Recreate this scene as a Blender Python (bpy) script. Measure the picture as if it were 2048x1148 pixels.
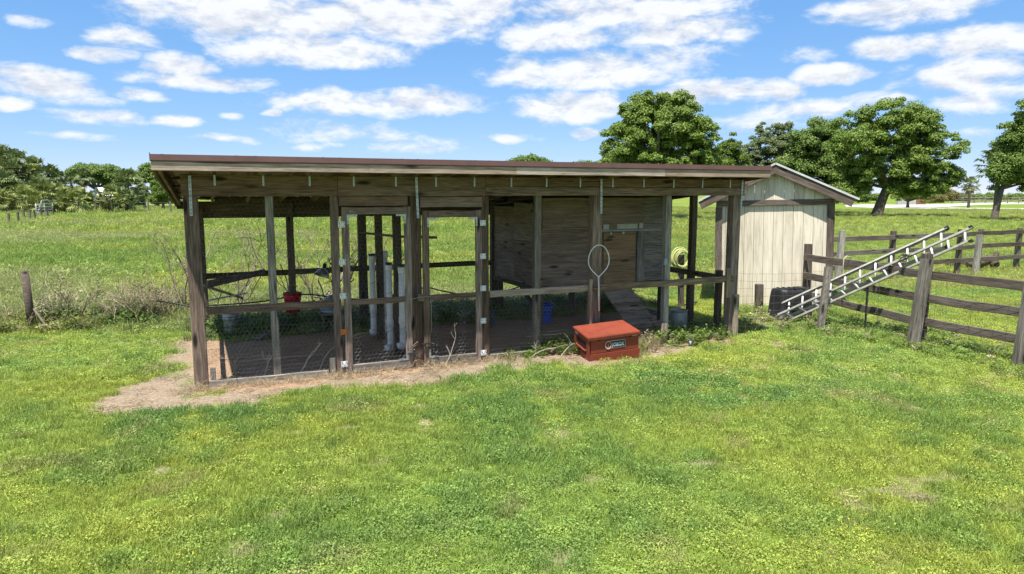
import bpy, bmesh, math, random
import numpy as np
from mathutils import Vector, Matrix
random.seed(7); rng = np.random.default_rng(7)
S = bpy.context.scene
for o in list(bpy.data.objects): bpy.data.objects.remove(o)
C = S.collection

# ------------------------------------------------------------------ camera, sky, sun, exposure
FPX, HY, CH = 1400.0, 388.0, 2.2          # focal length in photo pixels, horizon row, eye height
TH = math.atan((574 - HY) / FPX)
cam_d = bpy.data.cameras.new('camera'); cam = bpy.data.objects.new('camera', cam_d); C.objects.link(cam)
cam_d.sensor_width = 36; cam_d.lens = 36 * FPX / 2048; cam_d.clip_end = 9000; cam_d.clip_start = .05
cam.location = (0, 0, CH); cam.rotation_euler = (math.pi / 2 - TH, 0, 0)
S.camera = cam
SUN_EL, SUN_AZ = math.radians(69.5), math.radians(206.6)   # azimuth clockwise from +Y
SHADOW = Vector((0.40, 0.80, -2.45)).normalized()
sl = bpy.data.lights.new('sun', 'SUN'); sl.energy = 4.4; sl.angle = math.radians(.5); sl.color = (1, .955, .88)
sun = bpy.data.objects.new('sun', sl); C.objects.link(sun)
sun.rotation_euler = SHADOW.to_track_quat('-Z', 'Y').to_euler(); sun.location = (-20, -40, 120)
S.view_settings.view_transform = 'Standard'; S.view_settings.look = 'None'
S.view_settings.exposure = 1.15; S.view_settings.gamma = 1; S.view_settings.use_curve_mapping = False
try: S.cycles.use_denoising = True
except Exception: pass
S.cycles.max_bounces = 8; S.cycles.diffuse_bounces = 5; S.cycles.transmission_bounces = 3; S.cycles.transparent_max_bounces = 4
try: S.cycles.caustics_reflective = False; S.cycles.caustics_refractive = False
except Exception: pass

c_, s_ = math.cos(TH), math.sin(TH)
def ray(px, py):
    a = (px - 1024) / FPX; b = (py - 574) / FPX
    return Vector((a, c_ - b * s_, -s_ - b * c_))
def G(px, py, z=0.0):                     # where a line of sight of the photo meets the level z
    r = ray(px, py); t = (z - CH) / r.z
    return Vector((0, 0, CH)) + r * t
def D(px, py, d):                         # a point at distance d ahead
    r = ray(px, py); return Vector((0, 0, CH)) + r * (d / r.y)

w = bpy.data.worlds.new('World'); S.world = w; w.use_nodes = True
def build_world():
    nt = w.node_tree; N = nt.nodes; L = nt.links; N.clear()
    def nd(t, **k):
        n = N.new(t)
        for a, b in k.items(): setattr(n, a, b)
        return n
    def M(op, a, b=None, c=None, clamp=False):
        n = nd('ShaderNodeMath', operation=op); n.use_clamp = clamp
        for i, v in enumerate((a, b, c)):
            if v is None: continue
            if isinstance(v, (int, float)): n.inputs[i].default_value = v
            else: L.new(v, n.inputs[i])
        return n.outputs[0]
    tc = nd('ShaderNodeTexCoord'); sep = nd('ShaderNodeSeparateXYZ'); L.new(tc.outputs['Generated'], sep.inputs[0])
    az = M('ARCTAN2', sep.outputs[0], sep.outputs[1]); el = M('ARCSINE', sep.outputs[2])
    cb = nd('ShaderNodeCombineXYZ'); L.new(az, cb.inputs[0]); L.new(el, cb.inputs[1])
    def noise(vec, scale, detail, rough, sc=(1, 1, 1), loc=(0, 0, 0), dist=0):
        m = nd('ShaderNodeMapping'); m.inputs['Scale'].default_value = sc; m.inputs['Location'].default_value = loc
        L.new(vec, m.inputs[0]); n = nd('ShaderNodeTexNoise'); n.inputs['Scale'].default_value = scale
        n.inputs['Detail'].default_value = detail; n.inputs['Roughness'].default_value = rough; n.inputs['Distortion'].default_value = dist
        L.new(m.outputs[0], n.inputs['Vector']); return n.outputs['Fac']
    warp = nd('ShaderNodeTexNoise'); warp.inputs['Scale'].default_value = 9; warp.inputs['Detail'].default_value = 3
    L.new(cb.outputs[0], warp.inputs['Vector'])
    wv = nd('ShaderNodeVectorMath', operation='MULTIPLY_ADD'); L.new(warp.outputs['Color'], wv.inputs[0])
    wv.inputs[1].default_value = (.07, .025, 0); L.new(cb.outputs[0], wv.inputs[2])
    wo = nd('ShaderNodeVectorMath', operation='SUBTRACT'); L.new(wv.outputs[0], wo.inputs[0]); wo.inputs[1].default_value = (.035, .0125, 0)
    blobs = [(520,35,270,62,1),(780,30,280,60,1),(620,100,190,45,1),(950,15,110,55,.9),(250,78,65,26,.8),(205,110,70,18,.9),
        (345,132,90,30,1),(390,160,150,20,1),(485,166,45,11,.8),(80,168,135,34,1),(20,140,75,22,.8),(10,203,60,20,.9),(170,200,100,14,.6),
        (200,234,110,19,.85),(365,240,55,14,.9),(290,190,45,14,.7),(760,208,215,30,.9),(880,208,95,30,.9),(600,200,40,15,.9),(670,258,150,22,.65),
        (470,228,26,8,.7),(540,225,20,7,.7),(790,272,70,13,.6),(850,292,110,17,.5),(450,276,75,9,.5),(140,270,90,9,.5),(630,290,50,8,.45),
        (1100,68,110,42,1),(1250,18,260,38,1),(1360,62,180,34,.9),(1180,142,220,42,1),(1350,112,100,36,.8),(1130,216,115,36,1),
        (1370,190,75,30,1),(1480,187,130,28,.9),(1570,186,55,22,.9),(1665,153,80,25,1),(1625,112,55,20,.7),(1780,92,110,28,.9),(1960,82,140,42,.9),
        (1920,150,160,42,.95),(1800,14,200,36,.9),(1600,222,130,24,.8),(1970,195,140,36,.7),(1180,267,40,11,.7),(1020,275,60,11,.6),(75,38,60,13,.6),
        (1500,250,120,16,.4),(1750,205,100,18,.5),(1980,270,110,18,.35)]
    acc = None
    for (px, py, rx, ry, s) in blobs:
        def ae(x, y):
            r = ray(x, y).normalized(); return math.atan2(r.x, r.y), math.asin(r.z)
        a0, e0 = ae(px, py); a1, _ = ae(px + rx, py); _, e1 = ae(px, py - ry)
        sa, se = abs(a1 - a0), abs(e1 - e0)
        v = nd('ShaderNodeVectorMath', operation='MULTIPLY_ADD'); L.new(wo.outputs[0], v.inputs[0])
        v.inputs[1].default_value = (1 / sa, 1 / se, 0); v.inputs[2].default_value = (-a0 / sa, -e0 / se, 0)
        d = nd('ShaderNodeVectorMath', operation='DOT_PRODUCT'); L.new(v.outputs[0], d.inputs[0]); L.new(v.outputs[0], d.inputs[1])
        b = M('MULTIPLY_ADD', d.outputs['Value'], -s * .8, s)
        acc = b if acc is None else M('MAXIMUM', acc, b)
    acc = M('MAXIMUM', acc, -.6)
    # the same kind of cloud layer goes on all round and overhead
    pr = nd('ShaderNodeVectorMath', operation='DIVIDE'); dz = M('ADD', M('MAXIMUM', sep.outputs[2], 0), .12)
    cz = nd('ShaderNodeCombineXYZ'); [L.new(dz, cz.inputs[i]) for i in range(3)]
    L.new(tc.outputs['Generated'], pr.inputs[0]); L.new(cz.outputs[0], pr.inputs[1])
    gen = M('MULTIPLY_ADD', noise(pr.outputs[0], 1.1, 3, .5), 3.2, -1.35)
    out1 = M('MULTIPLY_ADD', M('ABSOLUTE', az), 4, -2.8, True); out2 = M('MULTIPLY_ADD', el, 8, -2.7, True)
    ow = M('MAXIMUM', out1, out2)
    dens0 = M('ADD', M('MULTIPLY', acc, M('SUBTRACT', 1, ow)), M('MULTIPLY', gen, ow))
    f1 = noise(cb.outputs[0], 16, 10, .62, (1, 2.2, 1), (3.1, 1.7, 0), .25)
    f1u = noise(cb.outputs[0], 16, 5, .62, (1, 2.2, 1), (3.1, 1.7 + .03, 0), .25)
    fb = M('MULTIPLY_ADD', f1, 2.5, -1.25)
    dens = M('ADD', dens0, fb)
    mr = nd('ShaderNodeMapRange', interpolation_type='SMOOTHSTEP'); L.new(dens, mr.inputs[0])
    mr.inputs[1].default_value = .0; mr.inputs[2].default_value = .92
    thick = nd('ShaderNodeMapRange'); L.new(dens, thick.inputs[0]); thick.inputs[1].default_value = .3; thick.inputs[2].default_value = 1.5
    lit = M('MULTIPLY_ADD', M('SUBTRACT', f1, f1u), 3.4, .8, True)
    lit = M('SUBTRACT', lit, M('MULTIPLY', thick.outputs[0], .2), None, True)
    cc = nd('ShaderNodeMix', data_type='RGBA'); L.new(lit, cc.inputs['Factor'])
    cc.inputs['A'].default_value = (2.95, 3.2, 3.7, 1); cc.inputs['B'].default_value = (4.75, 4.8, 4.85, 1)
    sky = nd('ShaderNodeTexSky'); sky.sky_type = 'NISHITA'; sky.sun_disc = False
    sky.sun_elevation = SUN_EL; sky.sun_rotation = SUN_AZ; sky.air_density = .6; sky.dust_density = 0; sky.ozone_density = 3.0; sky.altitude = 50
    mx = nd('ShaderNodeMix', data_type='RGBA'); L.new(M('MULTIPLY', mr.outputs[0], .96), mx.inputs['Factor'])
    sp = nd('ShaderNodeSeparateColor'); L.new(sky.outputs[0], sp.inputs[0]); hs = nd('ShaderNodeCombineColor')
    for i, (g, k) in enumerate(((.8, .78), (.5, 1.43), (.3, 2.7))): L.new(M('MULTIPLY', M('POWER', sp.outputs[i], g), k), hs.inputs[i])
    L.new(hs.outputs[0], mx.inputs['A']); L.new(cc.outputs['Result'], mx.inputs['B'])
    bg = nd('ShaderNodeBackground'); bg.inputs['Strength'].default_value = .1; L.new(mx.outputs['Result'], bg.inputs['Color'])
    o = nd('ShaderNodeOutputWorld'); L.new(bg.outputs[0], o.inputs[0])
build_world()
try: w.cycles.sampling_method = 'MANUAL'; w.cycles.sample_map_resolution = 512
except Exception: pass

# ------------------------------------------------------------------ helpers
def tag(o, label, cat, group=None, kind=None):
    if label: o['label'] = label
    if cat: o['category'] = cat
    if group: o['group'] = group
    if kind: o['kind'] = kind
    return o
def empty(name, loc=(0, 0, 0), rz=0.0, rot=None):
    o = bpy.data.objects.new(name, None); C.objects.link(o); o.location = loc
    o.rotation_euler = rot if rot else (0, 0, rz); o.empty_display_size = .2
    return o
def link(name, me, mat=None, parent=None, matrix=None):
    o = bpy.data.objects.new(name, me); C.objects.link(o)
    if mat is not None and not me.materials: me.materials.append(mat)
    if parent is not None: o.parent = parent
    if matrix is not None: o.matrix_local = matrix
    return o
def mesh(name, V, F, smooth=False, mats=None, mi=None):
    me = bpy.data.meshes.new(name); me.from_pydata([tuple(v) for v in V], [], [tuple(f) for f in F])
    if mats:
        for m in mats: me.materials.append(m)
        if mi is not None: me.polygons.foreach_set('material_index', mi)
    if smooth: me.polygons.foreach_set('use_smooth', [True] * len(me.polygons))
    me.update(); return me
def fmesh(name, V, F):
    """fast mesh from numpy arrays; F is (n,3) or (n,4)"""
    me = bpy.data.meshes.new(name); n, k = F.shape
    me.vertices.add(len(V)); me.vertices.foreach_set('co', np.ascontiguousarray(V, dtype=np.float32).ravel())
    me.loops.add(n * k); me.loops.foreach_set('vertex_index', np.ascontiguousarray(F, dtype=np.int32).ravel())
    me.polygons.add(n); me.polygons.foreach_set('loop_start', np.arange(0, n * k, k, dtype=np.int32))
    me.update(calc_edges=True); me.validate(); return me
class MB:
    """collects boxes, tubes and sheets into one mesh"""
    def __init__(s): s.V = []; s.F = []; s.I = []; s.S = []
    def add(s, V, F, mi=0, sm=False):
        b = len(s.V); s.V += [tuple(v) for v in V]; s.F += [tuple(i + b for i in f) for f in F]; s.I += [mi] * len(F); s.S += [sm] * len(F)
    def box(s, c, d, M=None, mi=0):
        x, y, z = d[0] / 2, d[1] / 2, d[2] / 2; c = Vector(c)
        V = [Vector((i * x, j * y, k * z)) for i in (-1, 1) for j in (-1, 1) for k in (-1, 1)]
        V = [(M @ v if M is not None else v) + c for v in V]
        s.add(V, [(0, 1, 3, 2), (4, 6, 7, 5), (0, 4, 5, 1), (2, 3, 7, 6), (0, 2, 6, 4), (1, 5, 7, 3)], mi)
    def tube(s, P, r, n=6, mi=0, caps=True, closed=False):
        P = [Vector(p) for p in P]; m = len(P); R = r if isinstance(r, (list, tuple)) else [r] * m
        V = []; prev = None
        for i, p in enumerate(P):
            a = P[(i - 1) % m] if (i > 0 or closed) else p; b = P[(i + 1) % m] if (i < m - 1 or closed) else p
            t = (b - a).normalized() if (b - a).length > 1e-9 else Vector((0, 0, 1))
            if prev is None:
                u = t.cross(Vector((0, 0, 1)) if abs(t.z) < .9 else Vector((1, 0, 0))).normalized()
            else:
                u = (prev - t * prev.dot(t)).normalized()
            prev = u; v = t.cross(u)
            V += [p + (u * math.cos(2 * math.pi * k / n) + v * math.sin(2 * math.pi * k / n)) * R[i] for k in range(n)]
        F = []
        for i in range(m if closed else m - 1):
            j = (i + 1) % m
            F += [(i * n + k, i * n + (k + 1) % n, j * n + (k + 1) % n, j * n + k) for k in range(n)]
        if caps and not closed: F += [tuple(range(n))[::-1], tuple((m - 1) * n + k for k in range(n))]
        s.add(V, F, mi, n > 4)
    def lathe(s, prof, n=20, c=(0, 0, 0), mi=0, M=None):
        c = Vector(c); V = []
        for (r, z) in prof:
            for k in range(n):
                v = Vector((r * math.cos(2 * math.pi * k / n), r * math.sin(2 * math.pi * k / n), z)); V.append((M @ v if M is not None else v) + c)
        F = [(i * n + k, i * n + (k + 1) % n, (i + 1) * n + (k + 1) % n, (i + 1) * n + k) for i in range(len(prof) - 1) for k in range(n)]
        s.add(V, F, mi, True)
    def build(s, name, mats, parent=None, matrix=None):
        if not isinstance(mats, (list, tuple)): mats = [mats]
        me = mesh(name, s.V, s.F, False, mats, s.I); me.polygons.foreach_set('use_smooth', s.S)
        return link(name, me, None, parent, matrix)
def board(name, p0, p1, w, h, mat, parent=None, up=(0, 0, 1), warp=.004, ch=.005, label=None):
    """a sawn board from p0 to p1: thickness w (across), height h (along up), its grain along local X"""
    p0, p1 = Vector(p0), Vector(p1); X = p1 - p0; Ln = X.length; X.normalize(); up = Vector(up)
    Z = (up - X * up.dot(X)).normalized(); Y = Z.cross(X)
    a, b = w / 2, h / 2; ch = min(ch, a * .4, b * .4)
    prof = [(-a + ch, -b), (a - ch, -b), (a, -b + ch), (a, b - ch), (a - ch, b), (-a + ch, b), (-a, b - ch), (-a, -b + ch)]
    ns = 1 if Ln < .5 else 4; V = []
    for i in range(ns + 1):
        t = i / ns; j = 0 if ns == 1 else random.uniform(-warp, warp) * math.sin(math.pi * t); j2 = 0 if ns == 1 else random.uniform(-warp, warp) * math.sin(math.pi * t)
        V += [((t - .5) * Ln, y + j, z + j2) for y, z in prof]
    F = [(i * 8 + k, i * 8 + (k + 1) % 8, (i + 1) * 8 + (k + 1) % 8, (i + 1) * 8 + k) for i in range(ns) for k in range(8)]
    F += [tuple(range(8))[::-1], tuple(ns * 8 + k for k in range(8))]
    me = mesh(name, V, F)
    m = Matrix((X, Y, Z)).transposed().to_4x4(); m.translation = (p0 + p1) / 2
    o = link(name, me, mat, parent, m)
    if label: o['label'] = label
    return o
def tubes(P0, P1, r, n=3):
    """many straight wires at once (numpy), as n-sided prisms"""
    P0 = np.asarray(P0, float); P1 = np.asarray(P1, float); d = P1 - P0; d /= np.linalg.norm(d, axis=1)[:, None] + 1e-12
    ref = np.where(np.abs(d[:, 2:3]) < .9, [[0, 0, 1.]], [[1., 0, 0]]); u = np.cross(d, ref); u /= np.linalg.norm(u, axis=1)[:, None]; v = np.cross(d, u)
    V = []
    for P in (P0, P1):
        for k in range(n): a = 2 * math.pi * k / n; V.append(P + r * (u * math.cos(a) + v * math.sin(a)))
    V = np.stack(V, 1); m = len(P0); base = np.arange(m)[:, None] * 2 * n; F = []
    for k in range(n): k2 = (k + 1) % n; F.append(base + np.array([[k, k2, n + k2, n + k]]))
    return V.reshape(-1, 3), np.stack(F, 1).reshape(-1, 4)
def hexwire(u0, u1, z0, z1, cell=.055, r=.0011, jit=.004):
    """chicken wire in the local XZ plane"""
    cw, chh = cell, cell * 1.15; nx = int((u1 - u0) / cw) + 1; nz = int((z1 - z0) / (chh * .75)) + 1; E0 = []; E1 = []
    I, J = np.meshgrid(np.arange(nx), np.arange(nz), indexing='ij'); cx = u0 + (I + .5 * (J % 2)) * cw; cz = z0 + J * chh * .75
    pts = [(0, chh / 2), (cw / 2, chh / 4), (cw / 2, -chh / 4), (0, -chh / 2)]
    for a, b in ((0, 1), (1, 2), (2, 3)):
        E0.append(np.stack([cx + pts[a][0], cz + pts[a][1]], -1).reshape(-1, 2)); E1.append(np.stack([cx + pts[b][0], cz + pts[b][1]], -1).reshape(-1, 2))
    E0 = np.concatenate(E0); E1 = np.concatenate(E1)
    k = (np.minimum(E0[:, 0], E1[:, 0]) >= u0) & (np.maximum(E0[:, 0], E1[:, 0]) <= u1) & (np.maximum(E0[:, 1], E1[:, 1]) <= z1) & (np.minimum(E0[:, 1], E1[:, 1]) >= z0)
    E0, E1 = E0[k], E1[k]
    def wob(E): 
        x, z = E[:, 0], E[:, 1]
        return np.stack([x + jit * np.sin(z * 23 + x * 7), .006 * np.sin(x * 5.1 + z * 3) + .004 * np.sin(z * 11), z + jit * np.sin(x * 19 + z * 5)], 1)
    return tubes(wob(E0), wob(E1), r)
def fbm(x, y, scale, seed=0, octv=4):
    """value noise in numpy, 0..1"""
    x = np.asarray(x, float) / scale; y = np.asarray(y, float) / scale; t = 0; a = .5; n = 0
    for o in range(octv):
        xi, yi = np.floor(x).astype(np.int64), np.floor(y).astype(np.int64); fx, fy = x - xi, y - yi
        fx = fx * fx * (3 - 2 * fx); fy = fy * fy * (3 - 2 * fy)
        def h(i, j):
            k = (i * 374761393 + j * 668265263 + (seed + o * 17) * 1274126177) & 0xffffffff
            k = ((k ^ (k >> 13)) * 1103515245) & 0xffffffff
            return ((k ^ (k >> 16)) & 0xffff) / 65535.
        v = (h(xi, yi) * (1 - fx) + h(xi + 1, yi) * fx) * (1 - fy) + (h(xi, yi + 1) * (1 - fx) + h(xi + 1, yi + 1) * fx) * fy
        t = t + a * v; n += a; a *= .5; x = x * 2.03; y = y * 2.03
    return t / n

# ------------------------------------------------------------------ materials
def newmat(name):
    m = bpy.data.materials.new(name); m.use_nodes = True; nt = m.node_tree
    return m, nt, nt.nodes, nt.links, nt.nodes['Principled BSDF']
def ramp(N, L, fac, stops):
    r = N.new('ShaderNodeValToRGB'); e = r.color_ramp.elements
    while len(e) < len(stops): e.new(.5)
    for k, (p, c) in enumerate(stops): e[k].position = p; e[k].color = (*c, 1)
    L.new(fac, r.inputs[0]); return r.outputs[0]
def wood(name, dark, mid, light, rough=.85, grain=1.0, vary=.35, bump=.35, knots=True, stain=.7, sat=.2, crack=1.0, satm=.95):
    m, nt, N, L, B = newmat(name)
    tc = N.new('ShaderNodeTexCoord'); oi = N.new('ShaderNodeObjectInfo')
    off = N.new('ShaderNodeVectorMath'); off.operation = 'MULTIPLY_ADD'; off.inputs[0].default_value = (13.1, 7.7, 5.3)
    L.new(oi.outputs['Random'], off.inputs[1]); L.new(tc.outputs['Object'], off.inputs[2])
    def mp(sc):
        k = N.new('ShaderNodeMapping'); k.inputs['Scale'].default_value = sc; L.new(off.outputs[0], k.inputs[0]); return k.outputs[0]
    def nz(v, s, d, r=.6, dist=0):
        k = N.new('ShaderNodeTexNoise'); k.inputs['Scale'].default_value = s; k.inputs['Detail'].default_value = d; k.inputs['Roughness'].default_value = r
        k.inputs['Distortion'].default_value = dist; L.new(v, k.inputs['Vector']); return k.outputs['Fac']
    g1 = nz(mp((.9, 14, 14)), 4 * grain, 7, .65, .4); g2 = nz(mp((.35, 3, 3)), 2.2, 4)
    a = N.new('ShaderNodeMath'); a.operation = 'MULTIPLY_ADD'; L.new(g1, a.inputs[0]); a.inputs[1].default_value = .75
    b = N.new('ShaderNodeMath'); b.operation = 'MULTIPLY'; L.new(g2, b.inputs[0]); b.inputs[1].default_value = .35; L.new(b.outputs[0], a.inputs[2])
    col = ramp(N, L, a.outputs[0], [(.36, dark), (.53, mid), (.70, light)])
    if knots:
        v = N.new('ShaderNodeTexVoronoi'); v.inputs['Scale'].default_value = 1; L.new(mp((1.7, 6, 6)), v.inputs['Vector'])
        kr = N.new('ShaderNodeMapRange'); kr.inputs[1].default_value = .09; kr.inputs[2].default_value = .2; L.new(v.outputs['Distance'], kr.inputs[0])
        mk = N.new('ShaderNodeMix'); mk.data_type = 'RGBA'; L.new(kr.outputs[0], mk.inputs['Factor']); mk.inputs['A'].default_value = (*[c * .45 for c in dark], 1); L.new(col, mk.inputs['B']); col = mk.outputs['Result']
    ck = N.new('ShaderNodeMapRange'); ck.inputs[1].default_value = .66; ck.inputs[2].default_value = .72; ck.inputs[4].default_value = crack; L.new(nz(mp((.5, 16, 16)), 3.1, 3, .5, .3), ck.inputs[0])
    mc = N.new('ShaderNodeMix'); mc.data_type = 'RGBA'; L.new(ck.outputs[0], mc.inputs['Factor']); L.new(col, mc.inputs['A']); mc.inputs['B'].default_value = (*[c * .35 for c in dark], 1); col = mc.outputs['Result']
    sn = N.new('ShaderNodeMapRange'); sn.inputs[1].default_value = .5; sn.inputs[2].default_value = .75; sn.inputs[4].default_value = stain; L.new(nz(mp((.8, 1.6, 1.6)), 1.7, 5, .65), sn.inputs[0])
    ms = N.new('ShaderNodeMix'); ms.data_type = 'RGBA'; ms.blend_type = 'MULTIPLY'; L.new(sn.outputs[0], ms.inputs['Factor']); L.new(col, ms.inputs['A']); ms.inputs['B'].default_value = (.48, .5, .5, 1); col = ms.outputs['Result']
    hv = N.new('ShaderNodeHueSaturation'); L.new(col, hv.inputs['Color'])
    mr = N.new('ShaderNodeMapRange'); mr.inputs[3].default_value = 1 - vary; mr.inputs[4].default_value = 1 + vary; L.new(oi.outputs['Random'], mr.inputs[0]); L.new(mr.outputs[0], hv.inputs['Value'])
    sr = N.new('ShaderNodeMapRange'); sr.inputs[3].default_value = satm + sat; sr.inputs[4].default_value = satm - sat; L.new(oi.outputs['Random'], sr.inputs[0]); L.new(sr.outputs[0], hv.inputs['Saturation'])
    L.new(hv.outputs[0], B.inputs['Base Color']); B.inputs['Roughness'].default_value = rough; B.inputs['Specular IOR Level'].default_value = .25
    bp = N.new('ShaderNodeBump'); bp.inputs['Strength'].default_value = bump; bp.inputs['Distance'].default_value = .006; L.new(g1, bp.inputs['Height']); L.new(bp.outputs[0], B.inputs['Normal'])
    return m
def plain(name, col, rough=.6, metal=0, spot=.25, scale=6, bump=0, dirt=None, spec=.4):
    m, nt, N, L, B = newmat(name)
    tc = N.new('ShaderNodeTexCoord'); n = N.new('ShaderNodeTexNoise'); n.inputs['Scale'].default_value = scale; n.inputs['Detail'].default_value = 6; n.inputs['Roughness'].default_value = .65
    L.new(tc.outputs['Object'], n.inputs['Vector'])
    d = dirt or tuple(c * (1 - spot) for c in col)
    c = ramp(N, L, n.outputs['Fac'], [(.33, d), (.52, col), (.75, tuple(min(1, x * (1 + spot * .4)) for x in col))])
    L.new(c, B.inputs['Base Color']); B.inputs['Metallic'].default_value = metal; B.inputs['Specular IOR Level'].default_value = spec
    r = N.new('ShaderNodeMapRange'); r.inputs[3].default_value = max(0, rough - .1); r.inputs[4].default_value = min(1, rough + .12); L.new(n.outputs['Fac'], r.inputs[0]); L.new(r.outputs[0], B.inputs['Roughness'])
    if bump:
        b = N.new('ShaderNodeBump'); b.inputs['Strength'].default_value = bump; b.inputs['Distance'].default_value = .01; L.new(n.outputs['Fac'], b.inputs['Height']); L.new(b.outputs[0], B.inputs['Normal'])
    return m
def leafmat(name, cols, tint=False, trans=.35, rough=.55, island=True):
    """foliage: a random colour of the list per leaf; with tint, multiplied by the instance's own plant colour"""
    m, nt, N, L, B = newmat(name)
    if island: g = N.new('ShaderNodeNewGeometry'); fac = g.outputs['Random Per Island']
    else: g = N.new('ShaderNodeObjectInfo'); fac = g.outputs['Random']
    k = len(cols); col = ramp(N, L, fac, [(i / max(1, k - 1), c) for i, c in enumerate(cols)])
    if tint:
        at = N.new('ShaderNodeAttribute'); at.attribute_type = 'INSTANCER'; at.attribute_name = 'tint'
        mm = N.new('ShaderNodeMix'); mm.data_type = 'RGBA'; mm.blend_type = 'MULTIPLY'; mm.inputs['Factor'].default_value = 1
        L.new(col, mm.inputs['A']); L.new(at.outputs['Color'], mm.inputs['B']); col = mm.outputs['Result']
    L.new(col, B.inputs['Base Color']); B.inputs['Roughness'].default_value = rough; B.inputs['Specular IOR Level'].default_value = .3
    tr = N.new('ShaderNodeBsdfTranslucent'); L.new(col, tr.inputs['Color'])
    mx = N.new('ShaderNodeMixShader'); mx.inputs[0].default_value = trans; L.new(B.outputs[0], mx.inputs[1]); L.new(tr.outputs[0], mx.inputs[2])
    L.new(mx.outputs[0], N['Material Output'].inputs['Surface'])
    return m
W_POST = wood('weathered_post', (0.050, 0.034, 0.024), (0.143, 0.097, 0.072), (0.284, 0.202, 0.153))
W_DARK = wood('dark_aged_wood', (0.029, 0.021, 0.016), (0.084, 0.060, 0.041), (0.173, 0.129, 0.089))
W_BEAM = wood('brown_treated_beam', (0.062, 0.041, 0.030), (0.178, 0.120, 0.087), (0.309, 0.217, 0.166), vary=.2)
W_GREY = wood('grey_weathered_wood', (0.069, 0.060, 0.049), (0.184, 0.163, 0.136), (0.345, 0.310, 0.265))
W_FASC = wood('bleached_fascia', (0.150, 0.102, 0.074), (0.360, 0.262, 0.201), (0.500, 0.398, 0.329), vary=.15)
W_PLY = wood('plywood_sheet', (0.092, 0.064, 0.048), (0.209, 0.152, 0.120), (0.334, 0.256, 0.217), grain=.7, vary=.25, knots=True)
W_PLYN = wood('tan_plywood', (0.126, 0.076, 0.037), (0.247, 0.152, 0.079), (0.347, 0.226, 0.126), grain=.6, vary=.1, sat=.05, stain=.3, crack=.4, satm=1.0)
W_PALE = wood('pale_rail_wood', (0.089, 0.063, 0.043), (0.215, 0.159, 0.108), (0.380, 0.304, 0.222))  # lighter toned wood for rails, stub boards, cleats and ramp planks
W_FENCE = wood('fence_board_wood', (0.040, 0.029, 0.023), (0.109, 0.084, 0.066), (0.196, 0.158, 0.130), vary=.3)
W_SHEDT = wood('shed_trim_wood', (.05, .035, .028), (.125, .092, .073), (.21, .165, .135), vary=.2)
W_SIDING = wood('pale_painted_siding', (.42, .365, .275), (.65, .58, .455), (.74, .67, .545), grain=.5, vary=.08, bump=.25, knots=False, stain=.4, sat=.05, crack=.25, satm=1.05)
M_ROOF = plain('maroon_roof_metal', (.165, .085, .078), .5, 0, .2, 3)
M_GALV = plain('galvanised_steel', (.42, .45, .47), .45, .7, .35, 14)
M_WIRE = plain('wire_steel', (.34, .34, .33), .5, .5, .3, 5)
M_WIREO = plain('old_wire', (.16, .14, .125), .6, .3, .3, 5)
M_WHITE = plain('white_paint', (.72, .72, .70), .5, 0, .2, 30)
M_PVC = plain('white_plastic_pipe', (.84, .83, .80), .45, 0, .12, 4, dirt=(.60, .57, .52))
M_BLACK = plain('black_plastic', (.016, .016, .018), .5, 0, .3, 9)
M_GALVDARK = plain('dull_zinc', (.30, .33, .35), .5, .5, .3, 7)
M_RED = plain('red_plastic', (.42, .012, .022), .4, 0, .2, 7)
M_BLUE = plain('blue_plastic', (.03, .08, .46), .4, 0, .2, 7)
M_BOX = plain('brown_red_enamel', (.225, .046, .024), .55, 0, .12, 5, dirt=(.16, .040, .024), spec=.35)
M_BOXSHADE = plain('painted_recess_shade', (.03, .012, .009), .7)  # shade of the chest's recesses, put into a near-black enamel colour
M_DECAL = plain('decal_charcoal', (.035, .042, .05), .5)
M_DECALW = plain('decal_silver', (.62, .64, .66), .5)
M_ORANGE = plain('decal_orange', (.55, .16, .06), .5)
M_RUST = plain('rusty_orange', (.55, .20, .03), .7, 0, .6, 60, dirt=(.25, .07, .02))
M_SCREW = plain('dark_screw', (.03, .03, .03), .5)
M_ALU = plain('weathered_aluminium', (.40, .38, .33), .6, .1, .3, 10)
M_ALUW = plain('pale_rung_aluminium', (.64, .635, .61), .55, .1, .25, 10)
M_TIN = plain('pale_tin_roof', (.66, .66, .64), .5, .3, .2, 3)
M_HOSEY = plain('yellow_green_hose', (.50, .52, .20), .5)
M_HOSEK = plain('black_hose', (.014, .013, .013), .5)
M_ROPE = plain('tan_rope', (.50, .43, .28), .8)
M_BARK = plain('grey_brown_bark', (.11, .088, .068), .9, 0, .5, 5, .6)
M_PALMB = plain('palm_trunk_bark', (.16, .13, .10), .9, 0, .5, 8, .5)
M_TWIG = plain('bleached_twig', (.42, .37, .30), .8)
M_TWIGB = plain('brown_twig', (.27, .215, .155), .85)
M_STEEL = plain('pale_pipe_steel', (.40, .42, .42), .5, .3)
M_TPOST = plain('dark_green_steel', (.02, .024, .02), .5)
M_LABEL = plain('faded_white_sticker', (.5, .5, .47), .6)
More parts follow.
